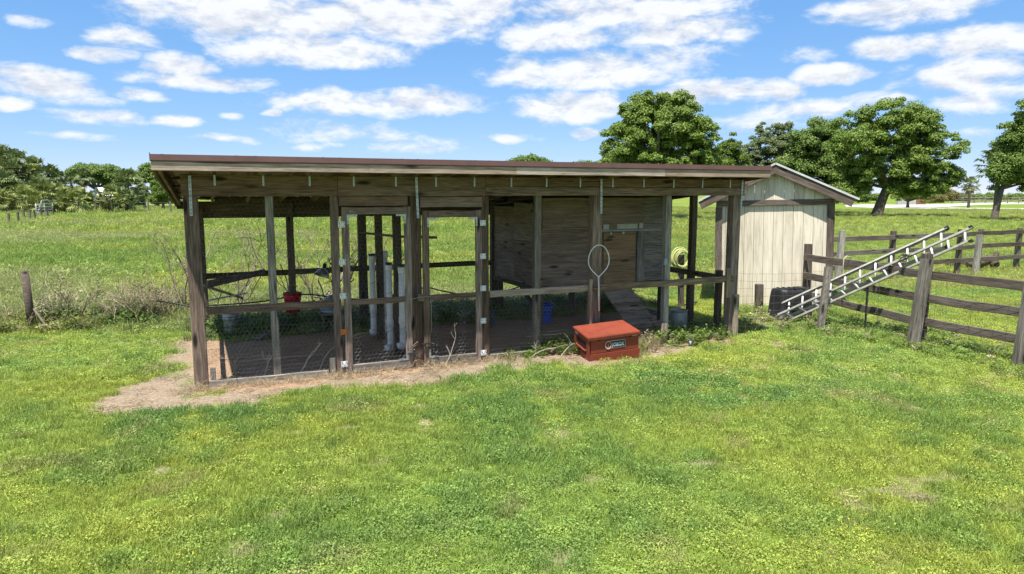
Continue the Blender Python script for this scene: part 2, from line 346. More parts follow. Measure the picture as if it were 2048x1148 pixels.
# ------------------------------------------------------------------ coop frame (plan) and the ground
COOP_A = Vector((-3.571, 7.765, 0)); COOP_R = math.radians(22.955); COOP_L = 7.64; COOP_D = 3.6
def W(u, v, z=0.0):
    c, s = math.cos(COOP_R), math.sin(COOP_R)
    return Vector((COOP_A.x + u * c - v * s, COOP_A.y + u * s + v * c, z))
def inpoly(x, y, poly):
    r = np.zeros(x.shape, bool); n = len(poly)
    for i in range(n):
        x0, y0 = poly[i]; x1, y1 = poly[(i + 1) % n]
        if y0 == y1: continue
        k = ((y0 > y) != (y1 > y)) & (x < (x1 - x0) * (y - y0) / (y1 - y0) + x0); r ^= k
    return r
def gpoly(pts): return [tuple(G(*p)[:2]) for p in pts]
DIRT_POLY = gpoly([(150,803),(215,828),(330,828),(470,806),(600,784),(720,772),(850,764),(930,750),(1000,739),(1080,732),(1150,730),(1290,716),(1400,696),(1480,684),
    (1480,664),(1330,652),(1187,643),(968,710),(685,745),(440,690),(385,672),(352,690),(322,722),(352,748),(270,757),(205,782)])
BARE = [(310,943,34,9),(590,870,22,9),(690,858,14,9),(850,850,18,12),(1120,965,30,7),(1410,927,55,9),(1530,815,24,6),(1660,1117,26,11),(1120,1122,60,26),(1040,1130,30,14),
    (490,1100,34,18),(660,1082,30,12),(690,1005,16,9),(865,912,14,6),(1180,965,16,5),(1475,940,16,8),(1105,985,18,8),(970,1115,26,14),(880,750,14,5),(1030,795,16,6),(560,1030,14,8),
    (1990,905,26,7),(1640,690,40,8),(1740,700,30,7),(1560,690,26,6),(1900,720,40,6),(2010,745,40,9),(1380,745,30,5)]
def dirt(x, y):
    n = fbm(x, y, .55, 3) - .5; n2 = fbm(x, y, .25, 9) - .5
    wx, wy = x + n * .7, y + (fbm(x, y, .5, 21) - .5) * .8 + .06
    d = 0
    for k in range(7):      # ragged edge: the mean of several roughly jittered outlines
        jx, jy = (fbm(x, y, .22, 100 + k, 3) - .5) * .9, (fbm(x, y, .22, 120 + k, 3) - .5) * .8
        d = d + inpoly(wx + jx, wy + jy, DIRT_POLY) / 7.
    d = np.clip(d * 1.35 - .12, 0, 1) * np.where((fbm(x, y, .42, 19, 3) > .60) & (x < -3.0), .45, 1.0)
    c, s = math.cos(COOP_R), math.sin(COOP_R); dx, dy = wx - COOP_A.x, wy - COOP_A.y; u = dx * c + dy * s; v = -dx * s + dy * c
    inside = (u > -.1) & (u < 7.6) & (v > -.15) & (v < 2.75)
    d = np.maximum(d, inside)
    for (px, py, rx, ry) in BARE:
        p = G(px, py); q = G(px + rx, py); q2 = G(px, py - ry); rr = (q - p).length; rv = (q2 - p).length
        e = ((x - p.x) / rr) ** 2 + ((y - p.y) / rv) ** 2
        d = np.maximum(d, np.clip(1.0 - e + n * 2.6 + n2 * 1.4, 0, 1) * .8)
    d = np.maximum(d, np.clip((fbm(x, y, .35, 41, 3) - .74) * 14, 0, .6))
    return d, inside
def gz(x, y): return np.asarray(0.0)

def build_ground():
    def axis(fine0, fine1, st, lo, hi):
        a = list(np.arange(fine0, fine1, st)); s = st; v = fine1
        while v < hi: a.append(v); s *= 1.35; v += s
        s = st; v = fine0 - st
        while v > lo: a.insert(0, v); s *= 1.35; v -= s
        return np.array(a)
    X = axis(-9, 9, .11, -4000, 4000); Y = axis(3, 15, .11, -400, 7000)
    gx, gy = np.meshgrid(X, Y, indexing='ij'); V = np.stack([gx.ravel(), gy.ravel(), np.zeros(gx.size)], 1)
    nx, ny = len(X), len(Y); I, J = np.meshgrid(np.arange(nx - 1), np.arange(ny - 1), indexing='ij')
    F = np.stack([I * ny + J, (I + 1) * ny + J, (I + 1) * ny + J + 1, I * ny + J + 1], -1).reshape(-1, 4)
    me = fmesh('ground', V, F); d, ins = dirt(V[:, 0], V[:, 1])
    a = me.attributes.new('bare', 'FLOAT', 'POINT'); a.data.foreach_set('value', d.astype(np.float32))
    a = me.attributes.new('mulch', 'FLOAT', 'POINT'); a.data.foreach_set('value', ins.astype(np.float32))
    m, nt, N, L, B = newmat('lawn_soil')
    geo = N.new('ShaderNodeNewGeometry')
    def nz(s, d, r=.6, sc=(1, 1, 1)):
        mp = N.new('ShaderNodeMapping'); mp.inputs['Scale'].default_value = sc; L.new(geo.outputs['Position'], mp.inputs[0])
        k = N.new('ShaderNodeTexNoise'); k.inputs['Scale'].default_value = s; k.inputs['Detail'].default_value = d; k.inputs['Roughness'].default_value = r; L.new(mp.outputs[0], k.inputs['Vector']); return k.outputs['Fac']
    def mix(f, a, b):
        k = N.new('ShaderNodeMix'); k.data_type = 'RGBA'; L.new(f, k.inputs['Factor']); L.new(a, k.inputs['A']); L.new(b, k.inputs['B']); return k.outputs['Result']
    big = nz(.05, 5, .62, (1, 1.8, 1)); fine = nz(2.5, 8, .75); tiny = nz(28, 6, .75)
    g1 = ramp(N, L, big, [(.34, (.075, .125, .020)), (.47, (.12, .185, .026)), (.56, (.19, .235, .036)), (.68, (.27, .26, .085))])
    g2 = ramp(N, L, fine, [(.3, (.06, .105, .018)), (.55, (.15, .20, .03)), (.75, (.25, .235, .075))])
    mk = N.new('ShaderNodeMix'); mk.data_type = 'RGBA'; mk.inputs['Factor'].default_value = .4; L.new(g1, mk.inputs['A']); L.new(g2, mk.inputs['B'])
    soil = ramp(N, L, tiny, [(.30, (.12, .09, .062)), (.48, (.25, .192, .135)), (.62, (.335, .268, .195)), (.8, (.42, .35, .265))])
    mul = ramp(N, L, tiny, [(.3, (.15, .098, .06)), (.5, (.32, .218, .14)), (.75, (.47, .345, .235))])
    a1 = N.new('ShaderNodeAttribute'); a1.attribute_name = 'bare'; a2 = N.new('ShaderNodeAttribute'); a2.attribute_name = 'mulch'
    col = mix(a1.outputs['Fac'], mk.outputs['Result'], mix(a2.outputs['Fac'], soil, mul)); L.new(col, B.inputs['Base Color'])
    B.inputs['Roughness'].default_value = .95; B.inputs['Specular IOR Level'].default_value = .1
    bp = N.new('ShaderNodeBump'); bp.inputs['Strength'].default_value = .8; bp.inputs['Distance'].default_value = .02; L.new(tiny, bp.inputs['Height']); L.new(bp.outputs[0], B.inputs['Normal'])
    o = link('ground', me, m); tag(o, 'flat grassy ground with worn bare soil around the coop', 'ground', kind='structure')
build_ground()

def build_drive():
    def strip(name, top, bot, label):
        P = [G(*p) for p in top] + [G(*p) for p in bot[::-1]]
        me = mesh(name, [(p.x, p.y, .02) for p in P], [tuple(range(len(P)))[::-1]])
        me.update(); o = link(name, me, M_DRIVE); tag(o, label, 'driveway', kind='structure')
        o.rotation_euler = (0, 0, 0)
        if me.polygons[0].normal.z < 0: me.flip_normals()
    strip('driveway', [(1690,410),(1725,409),(1790,409.5),(1860,409),(1960,405.6),(2200,402.5)], [(1692,413.5),(1760,416),(1850,417),(1905,413),(1960,409.5),(2050,408),(2260,406)], 'pale concrete driveway curving past the oak trees')
    strip('garden_path', [(1850,417.1),(1905,415.2),(1960,416),(2050,417),(2260,420)], [(1850,417.6),(1905,417),(1960,417.8),(2050,419),(2260,422.5)], 'thin pale branch of the driveway by the right edge oak')
M_DRIVE = plain('pale_concrete', (.44, .42, .38), .9, 0, .12, .3)
build_drive()

# ------------------------------------------------------------------ plants that cover the ground
LEAF_T = leafmat('lawn_leaf', [(.72, .74, .76), (1, 1, 1), (1.28, 1.24, 1.22)], tint=True, trans=.35)
DRY_T = leafmat('dry_stalk', [(.7, .7, .7), (1, 1, 1), (1.25, 1.22, 1.2)], tint=True, trans=.2, rough=.8)
FLOWER = leafmat('yellow_petal', [(.75, .62, .02), (.85, .75, .08)], trans=.3)
def proto_coll(name, objs):
    k = bpy.data.collections.new(name)
    for i, me in enumerate(objs):
        o = bpy.data.objects.new('%s_plant_%02d' % (name, i), me); k.objects.link(o)
    return k
def p_grass(seed, n, h, spread, wd, lean=.5, mat=None, curve=.5):
    r = np.random.default_rng(seed); V = []; F = []
    for i in range(n):
        a, ra = r.uniform(0, 6.283), spread * math.sqrt(r.random()); bx, by = ra * math.cos(a), ra * math.sin(a)
        d = r.uniform(0, 6.283); dx, dy = math.cos(d), math.sin(d); hh = h * r.uniform(.45, 1.1); le = lean * r.uniform(.2, 1.2) * hh; w = wd * r.uniform(.6, 1.2)
        t = r.uniform(0, 6.283); sx, sy = math.cos(t) * w / 2, math.sin(t) * w / 2; b = len(V); k = .55
        V += [(bx - sx, by - sy, 0), (bx + sx, by + sy, 0), (bx + dx * le * .35 + sx * .8, by + dy * le * .35 + sy * .8, hh * k), (bx + dx * le * .35 - sx * .8, by + dy * le * .35 - sy * .8, hh * k), (bx + dx * le, by + dy * le, hh * (1 - .25 * curve))]
        F += [(b, b + 1, b + 2, b + 3), (b + 3, b + 2, b + 4)]
    me = mesh('tuft', V, F); me.materials.append(mat or LEAF_T); return me
def p_clover(seed, n, h, spread, lw, mat=None, tilt=.6):
    r = np.random.default_rng(seed); V = []; F = []
    for i in range(n):
        a, ra = r.uniform(0, 6.283), spread * math.sqrt(r.random()); z = h * r.uniform(.25, 1) * (1 - .45 * (ra / spread) ** 2)
        c = Vector((ra * math.cos(a), ra * math.sin(a), z)); nrm = Vector((r.normal() * tilt, r.normal() * tilt, 1)).normalized()
        x = nrm.orthogonal().normalized(); x = (Matrix.Rotation(r.uniform(0, 6.283), 3, nrm) @ x); y = nrm.cross(x); s = lw * r.uniform(.6, 1.25); b = len(V)
        V += [c - x * s * .5, c + y * s * .36 + nrm * s * .06, c + x * s * .55, c - y * s * .36 + nrm * s * .06]; F.append((b, b + 1, b + 2, b + 3))
    me = mesh('leaves', V, F); me.materials.append(mat or LEAF_T); return me
def p_weed(seed, h, nst, nl, lw, mat=None):
    """an upright leafy weed: thin stems with leaves along them"""
    r = np.random.default_rng(seed); V = []; F = []
    for s in range(nst):
        a = r.uniform(0, 6.283); le = r.uniform(.1, .55) * h; hh = h * r.uniform(.6, 1.1); x0, y0 = r.normal() * .03, r.normal() * .03
        top = Vector((x0 + math.cos(a) * le, y0 + math.sin(a) * le, hh)); bot = Vector((x0, y0, 0)); b = len(V); q = .004
        V += [bot + Vector((q, 0, 0)), bot - Vector((q, 0, 0)), top]; F.append((b, b + 1, b + 2))
        for i in range(nl):
            t = r.uniform(.2, 1); c = bot.lerp(top, t); d = Vector((r.normal(), r.normal(), r.uniform(-.2, .5))).normalized(); L_ = lw * r.uniform(.6, 1.3)
            sd = d.cross(Vector((0, 0, 1))).normalized() * L_ * .3; b = len(V)
            V += [c, c + d * L_ * .5 + sd, c + d * L_, c + d * L_ * .5 - sd]; F.append((b, b + 1, b + 2, b + 3))
    me = mesh('weed', V, F); me.materials.append(mat or LEAF_T); return me
def p_twigs(seed, h, n, mat=None):
    """dry branching stalks"""
    r = np.random.default_rng(seed); V = []; F = []
    def seg(a, b, w):
        k = len(V); sd = (b - a).cross(Vector((r.normal(), r.normal(), r.normal()))).normalized() * w; V.extend([a - sd, a + sd, b + sd * .5, b - sd * .5]); F.append((k, k + 1, k + 2, k + 3))
    def grow(p, d, L_, lev):
        q = p + d * L_; seg(p, q, .0045 / (lev + 1) + .0012)
        if lev < 3:
            for i in range(2 if lev else 3): grow(p.lerp(q, r.uniform(.5, 1)), (d + Vector((r.normal(), r.normal(), r.normal() * .5 + .15)) * .55).normalized(), L_ * r.uniform(.45, .75), lev + 1)
    for i in range(n): grow(Vector((r.normal() * .06, r.normal() * .06, 0)), Vector((r.normal() * .35, r.normal() * .35, 1)).normalized(), h * r.uniform(.3, .5), 0)
    me = mesh('twigs', V, F); me.materials.append(mat or DRY_T); return me
def p_straw(seed, n, spread, L0):
    r = np.random.default_rng(seed); V = []; F = []
    for i in range(n):
        c = Vector((r.normal() * spread, r.normal() * spread, r.uniform(.004, .02))); a = r.uniform(0, 6.283); d = Vector((math.cos(a), math.sin(a), r.normal() * .12)) * L0 * r.uniform(.4, 1.2) / 2
        s = Vector((-math.sin(a), math.cos(a), .4)) * .0028; b = len(V); V += [c - d - s, c - d + s, c + d + s, c + d - s]; F.append((b, b + 1, b + 2, b + 3))
    me = mesh('straw', V, F); me.materials.append(DRY_T); return me
def scatter(name, P, scl, idx, tint, coll, label, cat, zs=None):
    n = len(P); me = bpy.data.meshes.new(name); me.vertices.add(n); me.vertices.foreach_set('co', np.asarray(P, np.float32).ravel())
    def at(nm, ty, arr, key):
        a = me.attributes.new(nm, ty, 'POINT'); a.data.foreach_set(key, np.ascontiguousarray(arr).ravel())
    rot = np.stack([rng.normal(0, .08, n), rng.normal(0, .08, n), rng.uniform(0, 6.283, n)], 1).astype(np.float32); at('rot', 'FLOAT_VECTOR', rot, 'vector')
    s = np.asarray(scl, np.float32); sv = np.stack([s, s, s * (np.asarray(zs, np.float32) if zs is not None else 1)], 1).astype(np.float32); at('scl', 'FLOAT_VECTOR', sv, 'vector')
    at('idx', 'INT', np.asarray(idx, np.int32), 'value')
    at('tint', 'FLOAT_COLOR', np.concatenate([tint, np.ones((n, 1))], 1).astype(np.float32), 'color')
    ng = bpy.data.node_groups.new(name, 'GeometryNodeTree'); ng.interface.new_socket('Geometry', in_out='INPUT', socket_type='NodeSocketGeometry'); ng.interface.new_socket('Geometry', in_out='OUTPUT', socket_type='NodeSocketGeometry')
    N = ng.nodes; L = ng.links; gi = N.new('NodeGroupInput'); go = N.new('NodeGroupOutput'); ip = N.new('GeometryNodeInstanceOnPoints'); ci = N.new('GeometryNodeCollectionInfo')
    ci.inputs['Collection'].default_value = coll; ci.inputs['Separate Children'].default_value = True; ci.inputs['Reset Children'].default_value = True
    def na(nm, ty):
        k = N.new('GeometryNodeInputNamedAttribute'); k.data_type = ty; k.inputs['Name'].default_value = nm; return k.outputs['Attribute']
    er = N.new('FunctionNodeEulerToRotation'); L.new(na('rot', 'FLOAT_VECTOR'), er.inputs[0])
    L.new(gi.outputs[0], ip.inputs['Points']); L.new(ci.outputs[0], ip.inputs['Instance']); ip.inputs['Pick Instance'].default_value = True
    L.new(na('idx', 'INT'), ip.inputs['Instance Index']); L.new(er.outputs[0], ip.inputs['Rotation']); L.new(na('scl', 'FLOAT_VECTOR'), ip.inputs['Scale']); L.new(ip.outputs[0], go.inputs[0])
    o = link(name, me); md = o.modifiers.new('scatter', 'NODES'); md.node_group = ng
    tag(o, label, cat, kind='stuff'); return o
def wedge(n, d0, d1, k=.84, pad=1.2):
    d = np.sqrt(rng.uniform(d0 * d0, d1 * d1, n)); x = rng.uniform(-1, 1, n) * (d * k + pad); return x, d
def lerp3(a, b, t): return np.asarray(a)[None] * (1 - t[:, None]) + np.asarray(b)[None] * t[:, None]
def uv(x, y):
    c, s = math.cos(COOP_R), math.sin(COOP_R); dx, dy = x - COOP_A.x, y - COOP_A.y; return dx * c + dy * s, -dx * s + dy * c

lawn_c = proto_coll('lawn', [p_grass(1, 34, .075, .075, .005), p_grass(2, 30, .09, .08, .0055, .7), p_clover(3, 80, .045, .085, .014), p_clover(4, 70, .058, .09, .017), p_clover(5, 90, .04, .09, .011)])
def build_lawn():
    P = []; SC = []; ID = []; TI = []
    for (n, d0, d1, sc, k) in ((26000, 3.3, 8, .85, .9), (42000, 8, 16, 1.1, .86)):
        x, y = wedge(n, d0, d1, k)
        d, ins = dirt(x, y); u, v = uv(x, y)
        keep = (rng.random(n) > d * 1.04) & ~((u > -.2) & (u < 7.7) & (v > -.1) & (v < 2.6)) & ~((v > 3.2) & (u < 9) & (u > -.3)) & ~((v > 5.2) & (u < 9))
        x, y = x[keep], y[keep]; m = len(x)
        a = fbm(x, y, 1.1, 5); b = fbm(x, y, 2.6, 11); c = fbm(x, y, .4, 31); e = fbm(x, y, 3.2, 77, 3)
        dark = np.clip((a * .5 + c * .5 - .53) * 6, 0, .65); dry = np.clip((fbm(x, y, .5, 55) - .65) * 7, 0, .8); yel = np.clip((b - .36) * 3.2, 0, 1)
        # a band of darker clumpy grass runs across the lawn to the right of the coop, yellower clover in front of it
        gb = np.exp(-(((x - 1.6) / 1.9) ** 2 + ((y - 7.4) / 1.0) ** 2)); dark = np.clip(dark + gb * .55 * (c > .44), 0, 1)
        gl = np.exp(-(((x + 2.9) / 1.8) ** 2 + ((y - 6.9) / .7) ** 2)); dark = np.clip(dark + gl * .45 * (c > .42), 0, 1)
        t = lerp3((.275, .375, .08), (.365, .42, .075), yel); t = t * (1 - dark[:, None]) + np.array((.165, .28, .065)) * dark[:, None]
        t = t * (1 - dry[:, None] * .6) + np.array((.38, .33, .15)) * dry[:, None] * .6
        t *= rng.uniform(.72, 1.28, (m, 1))
        gr = rng.random(m) < (.3 + .45 * np.clip((e - .42) * 5, 0, 1)); idx = np.where(gr, rng.integers(0, 2, m), rng.integers(2, 5, m))
        s = sc * rng.uniform(.65, 1.15, m) * (1 + .4 * dark)
        P.append(np.stack([x, y, np.zeros(m)], 1)); SC.append(s); ID.append(idx); TI.append(t)
    scatter('lawn_grass', np.concatenate(P), np.concatenate(SC), np.concatenate(ID), np.concatenate(TI), lawn_c, 'mown lawn of grass and clover in front of the wooden coop', 'grass')
build_lawn()
field_c = proto_coll('field', [p_grass(11, 40, .22, .14, .009, .55), p_grass(12, 34, .28, .16, .010, .7), p_clover(13, 60, .15, .17, .045), p_grass(14, 30, .18, .15, .010, .9), p_clover(15, 60, .11, .17, .035)])
def build_field():
    P = []; SC = []; ID = []; TI = []
    for (n, d0, d1, sc) in ((17000, 11, 18, .9), (26000, 18, 40, 1.3), (34000, 40, 115, 2.4)):
        x, y = wedge(n, d0, d1, .84, 2); u, v = uv(x, y)
        keep = ((v > 2.85) & (u < 8.2)) | (y > 16)
        keep &= ~((y > 100) & (x > 40))
        x, y = x[keep], y[keep]; m = len(x); rt = np.clip((x - y * .22) / 4, 0, 1)      # mown paddock to the right
        b = fbm(x, y * 1.9, 6.5, 8); a = fbm(x, y * 1.6, 2.2, 6); e = fbm(x, y * 2.2, 14, 61, 3)
        dk = np.clip((a - .52) * 5, 0, 1); ye = np.clip((b - .42) * 4, 0, 1); pale = np.clip((e - .56) * 6, 0, 1)
        t = lerp3((.25, .33, .07), (.36, .39, .08), ye); t = t * (1 - .75 * dk[:, None]) + np.array((.15, .25, .045)) * .75 * dk[:, None]
        t = t * (1 - .5 * pale[:, None]) + np.array((.36, .35, .17)) * .5 * pale[:, None]
        t = t * (1 - .35 * rt[:, None]) + np.array((.32, .34, .10)) * .35 * rt[:, None]
        t *= rng.uniform(.78, 1.22, (m, 1)); P.append(np.stack([x, y, np.zeros(m)], 1)); s = sc * rng.uniform(.6, 1.15, m) * (1 - .45 * rt)
        SC.append(s); ID.append(rng.integers(0, 5, m)); TI.append(t)
    scatter('field_grass', np.concatenate(P), np.concatenate(SC), np.concatenate(ID), np.concatenate(TI), field_c, 'tall bright green pasture grass behind the coop', 'grass')
build_field()
weed_c = proto_coll('weed', [p_weed(21, .34, 7, 10, .05), p_weed(22, .26, 6, 9, .06), p_clover(23, 70, .2, .16, .045), p_grass(24, 34, .36, .10, .007, .5), p_twigs(25, .55, 4), p_twigs(26, .7, 3), p_grass(27, 30, .3, .1, .005, .9, DRY_T)])
def region(poly, n):
    poly = gpoly(poly); a = np.array(poly); lo, hi = a.min(0), a.max(0); x = rng.uniform(lo[0], hi[0], n * 4); y = rng.uniform(lo[1], hi[1], n * 4)
    k = inpoly(x, y, poly); x, y = x[k], y[k]; return x[:n], y[:n]
def weeds(name, regs, label, cat):
    P = []; SC = []; ID = []; TI = []
    for (poly, n, ids, sc, g, dry) in regs:
        x, y = region(poly, n) if isinstance(poly, list) else poly; m = len(x); P.append(np.stack([x, y, np.zeros(m)], 1)); cl = fbm(x, y, .5, 91)
        SC.append(sc * rng.uniform(.45, 1.1, m) * (.55 + .9 * cl)); ii = np.array(ids)[rng.integers(0, len(ids), m)]; ID.append(ii)
        isdry = (ii >= 4) | (rng.random(m) < dry); base = np.where(isdry[:, None], np.array((.40, .34, .21))[None], np.array(g)[None]); TI.append(base * rng.uniform(.65, 1.3, (m, 1)))
    scatter(name, np.concatenate(P), np.concatenate(SC), np.concatenate(ID), np.concatenate(TI), weed_c, label, cat)
GR, GD, GY = (.17, .25, .045), (.115, .185, .04), (.24, .28, .06)
weeds('fence_line_weeds', [
    ([(-160,668),(0,672),(110,672),(200,662),(300,655),(385,640),(385,618),(250,622),(120,632),(0,640),(-160,642)], 430, [0,1,2,3,4,0,3,2,6], .95, GY, .08),
    ([(-160,650),(60,650),(60,632),(-160,634)], 90, [4,3,6,0], 1.1, GR, .3), ([(70,655),(160,652),(165,632),(75,636)], 65, [4,5,0,0], 1.25, GD, .25),
    ([(190,660),(300,655),(330,640),(370,634),(370,622),(280,626),(190,640)], 260, [0,1,2,0,5], 1.15, GD, .05),
    ([(290,632),(385,626),(385,606),(290,610)], 80, [5,4,3,0,0], 1.25, GY, .2)], 'dry brown stalks and green weeds tangled along the left wire fence', 'weeds')
weeds('corner_weeds', [
    ([(1310,690),(1345,700),(1400,690),(1475,682),(1475,662),(1440,652),(1345,650),(1310,668)], 150, [0,1,2,0], .8, GR, .08),
    ([(1480,668),(1640,668),(1640,628),(1480,622)], 190, [0,1,2,2,6], .6, GR, .3),
    ([(1600,668),(1660,672),(1800,700),(1900,725),(2048,768),(2200,800),(2200,730),(2048,700),(1850,668),(1700,640),(1600,635)], 330, [0,1,2,2,2], .62, GR, .12),
    ([(1060,712),(1170,712),(1180,690),(1130,682),(1060,700)], 90, [0,1,2,1], .75, GR, .05), ([(1000,722),(1090,716),(1080,700),(1005,708)], 45, [1,2,2], .55, GR, .1),
    ([(1280,712),(1320,704),(1310,684),(1280,690)], 40, [6,0,6,3], .7, GY, .5)], 'leafy green weeds at the foot of the coop corner and board fence', 'weeds')
def back_weeds():
    n = 900; u = rng.uniform(-.2, 8.2, n); v = rng.uniform(2.75, 4.4, n); p = np.array([W(a, b) for a, b in zip(u, v)])
    weeds('coop_back_weeds', [((p[:, 0], p[:, 1]), 0, [0, 1, 2, 3, 0], 1.0, GD, .04)], 'dark green weeds growing under the shade at the back of the coop', 'weeds')
back_weeds()
straw_c = proto_coll('straw', [p_straw(31, 26, .09, .10), p_straw(32, 22, .10, .16), p_straw(33, 16, .12, .07)])
def build_straw():
    x, y = wedge(16000, 3.3, 12, .75); d, ins = dirt(x, y); k = (d > .35) & (rng.random(len(x)) < np.where(ins, .3, .25 + .5 * (fbm(x, y, .5, 71) > .55))); x, y, ins = x[k], y[k], ins[k]; m = len(x)
    t = np.where(ins[:, None], np.array((.42, .28, .17))[None], np.array((.38, .295, .195))[None]) * rng.uniform(.55, 1.25, (m, 1))
    scatter('straw_litter', np.stack([x, y, np.zeros(m)], 1), rng.uniform(.35, .8, m), rng.integers(0, 3, m), t, straw_c, 'dead straw and stalk litter on the bare soil round the coop', 'straw')
    # longer dry grass caught along the bottom of the front wire
    n = 240; u = rng.uniform(-.25, 4.0, n); v = rng.normal(-.12, .07, n); p = np.array([W(a, b) for a, b in zip(u, v)])
    scatter('dry_grass', p, rng.uniform(.25, .6, n), rng.choice([4, 6, 6, 6], n), np.array((.44, .36, .23))[None] * rng.uniform(.6, 1.2, (n, 1)), weed_c, 'bleached dry grass caught along the foot of the front wire', 'dry grass', zs=rng.uniform(.4, .9, n))
build_straw()
def build_flowers():
    V = []; F = []
    r = np.random.default_rng(3)
    for i in range(5):
        c = Vector((r.normal() * .05, r.normal() * .05, r.uniform(.05, .085)))
        for q in range(2):
            n = Vector((r.normal() * .5, r.normal() * .5, 1)).normalized(); x = n.orthogonal().normalized() * .0045; y = n.cross(x); b = len(V); V += [c - x, c - y, c + x, c + y]; F.append((b, b + 1, b + 2, b + 3))
    me = mesh('flower', V, F); me.materials.append(FLOWER); k = proto_coll('flower', [me])
    x, y = wedge(1900, 3.3, 11, .85); d, ins = dirt(x, y); p = fbm(x, y, 1.3, 66) + .25 * np.exp(-(((x - 2.0) / .8) ** 2 + ((y - 7.3) / .25) ** 2)) + .06 * (x > .5); k2 = (d < .3) & (p > .53); x, y = x[k2], y[k2]; m = len(x)
    scatter('clover_flowers', np.stack([x, y, np.zeros(m)], 1), rng.uniform(.7, 1.3, m), np.zeros(m), np.ones((m, 3)), k, 'tiny yellow clover flowers dotted over the lawn', 'flowers')
build_flowers()
# ------------------------------------------------------------------ the chicken coop
def build_coop():
    K = empty('chicken_coop', COOP_A, COOP_R)
    tag(K, 'open fronted weathered wooden chicken coop with maroon metal shed roof and wire walls', 'chicken coop')
    b = lambda n, p0, p1, w, h, m, **k: board(n, p0, p1, w, h, m, K, **k)
    def post(u, v, z1, w, d, m, z0=0.0, lean=0): return b('post', (u, v, z0), (u + lean, v, z1), w, d, m, up=(0, 1, 0), warp=.006)
    slope = (2.06 - 2.41) / COOP_D
    def zr(v): return 2.41 + slope * v                     # underside of the rafters
    # front posts
    post(.03, .07, 2.42, .15, .14, W_POST); post(.86, .05, 2.18, .085, .09, W_GREY, lean=-.01); post(1.585, .045, 2.18, .09, .09, W_POST)
    post(2.572, .06, 2.41, .135, .13, W_POST); post(3.50, .045, 2.18, .10, .10, W_POST); post(4.26, .05, 2.18, .09, .09, W_GREY, lean=.01); post(5.16, .07, 2.40, .145, .14, W_POST, lean=.02)
    post(6.37, .05, 2.18, .09, .09, W_GREY, lean=-.01); post(7.61, .07, 2.42, .145, .14, W_POST)
    # back, right side and partition posts
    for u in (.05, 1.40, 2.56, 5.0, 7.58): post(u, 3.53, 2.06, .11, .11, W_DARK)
    post(2.56, 3.42, 2.05, .13, .10, W_DARK, lean=0); post(7.60, 1.06, zr(1.06), .10, .10, W_DARK); post(7.61, .36, 1.0, .09, .09, W_DARK)
    post(2.52, 1.93, zr(1.93), .10, .10, W_DARK); post(2.52, .80, zr(.8), .10, .10, W_DARK)
    # stub boards nailed to the posts at the ground
    b('stub_board', (.155, .03, 0), (.155, .03, .22), .06, .04, W_GREY, up=(0, 1, 0)); b('stub_board', (1.50, .0, 0), (1.50, .0, .22), .07, .035, W_GREY, up=(0, 1, 0))
    b('stub_board', (7.63, -.035, 0), (7.63, -.035, .66), .09, .045, W_PALE, up=(0, 1, 0)); b('stub_board', (5.06, -.03, 0), (5.06, -.03, 1.02), .045, .045, W_PALE, up=(0, 1, 0))
    b('stub_board', (6.32, -.02, 0), (6.32, -.02, .30), .09, .04, W_PALE, up=(0, 1, 0)); b('stub_board', (7.46, -.03, .62), (7.46, -.03, 1.08), .085, .04, W_PALE, up=(0, 1, 0))
    # beams
    b('beam', (-.06, -.022, 2.295), (1.62, -.022, 2.295), .042, .235, W_BEAM); b('beam', (1.625, -.022, 2.295), (3.49, -.022, 2.295), .042, .235, W_BEAM)
    b('beam', (3.495, -.022, 2.235), (7.70, -.026, 2.235), .042, .115, W_BEAM); b('beam', (3.495, -.018, 2.355), (7.70, -.018, 2.355), .042, .12, W_BEAM)
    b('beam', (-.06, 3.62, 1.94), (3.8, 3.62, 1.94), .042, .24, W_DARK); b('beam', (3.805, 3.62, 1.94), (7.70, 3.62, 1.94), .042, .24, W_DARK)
    b('header_board', (1.635, -.015, 2.115), (2.465, -.015, 2.115), .04, .115, W_BEAM); b('header_board', (2.625, -.015, 2.10), (3.445, -.015, 2.10), .04, .13, W_BEAM)
    # rafters with ties
    us = [.25 + .509 * i for i in range(15)]
    for u in [-.25] + us + [7.68]:
        b('rafter', (u, -.48, zr(-.48) + .045), (u, 4.08, zr(4.08) + .045), .04, .09, W_BEAM if u < 7 else W_DARK, warp=.002)
    for a, c in zip(us[:-1], us[1:]): b('blocking', (a + .025, 3.62, zr(3.62) + .045), (c - .025, 3.62, zr(3.62) + .045), .035, .10, W_DARK, warp=.001)
    for u in us:
        t = MB(); t.box((0, 0, -.055), (.022, .003, .115)); t.box((.0, .02, .004), (.003, .05, .05)); t.box((0, -.0025, -.075), (.008, .002, .008)); t.box((0, -.0025, -.04), (.008, .002, .008))
        t.build('rafter_tie', M_GALV, K, Matrix.Translation((u + .035, -.047 if u < 3.5 else -.051, 2.405)))
    for u, lo, hi, dx in ((.035, 1.96, 2.40, -.006), (2.575, 1.90, 2.405, .014), (5.19, 1.93, 2.405, .008), (7.64, 1.96, 2.41, -.01)):
        t = MB(); n = 9
        for i in range(n):
            z0 = hi + (lo - hi) * i / n; z1 = hi + (lo - hi) * (i + 1) / n
            t.box((dx * (i + .5) / n, -.0515 if u > 3 else -.0505, (z0 + z1) / 2), (.03, .003, abs(z1 - z0) * .985)); t.box((dx * (i + .5) / n, -.0545 if u > 3 else -.0535, (z0 + z1) / 2), (.009, .003, .012), None, 1)
        t.build('metal_strap', [M_GALV, M_SCREW], K, Matrix.Translation((u, -.004, 0)))
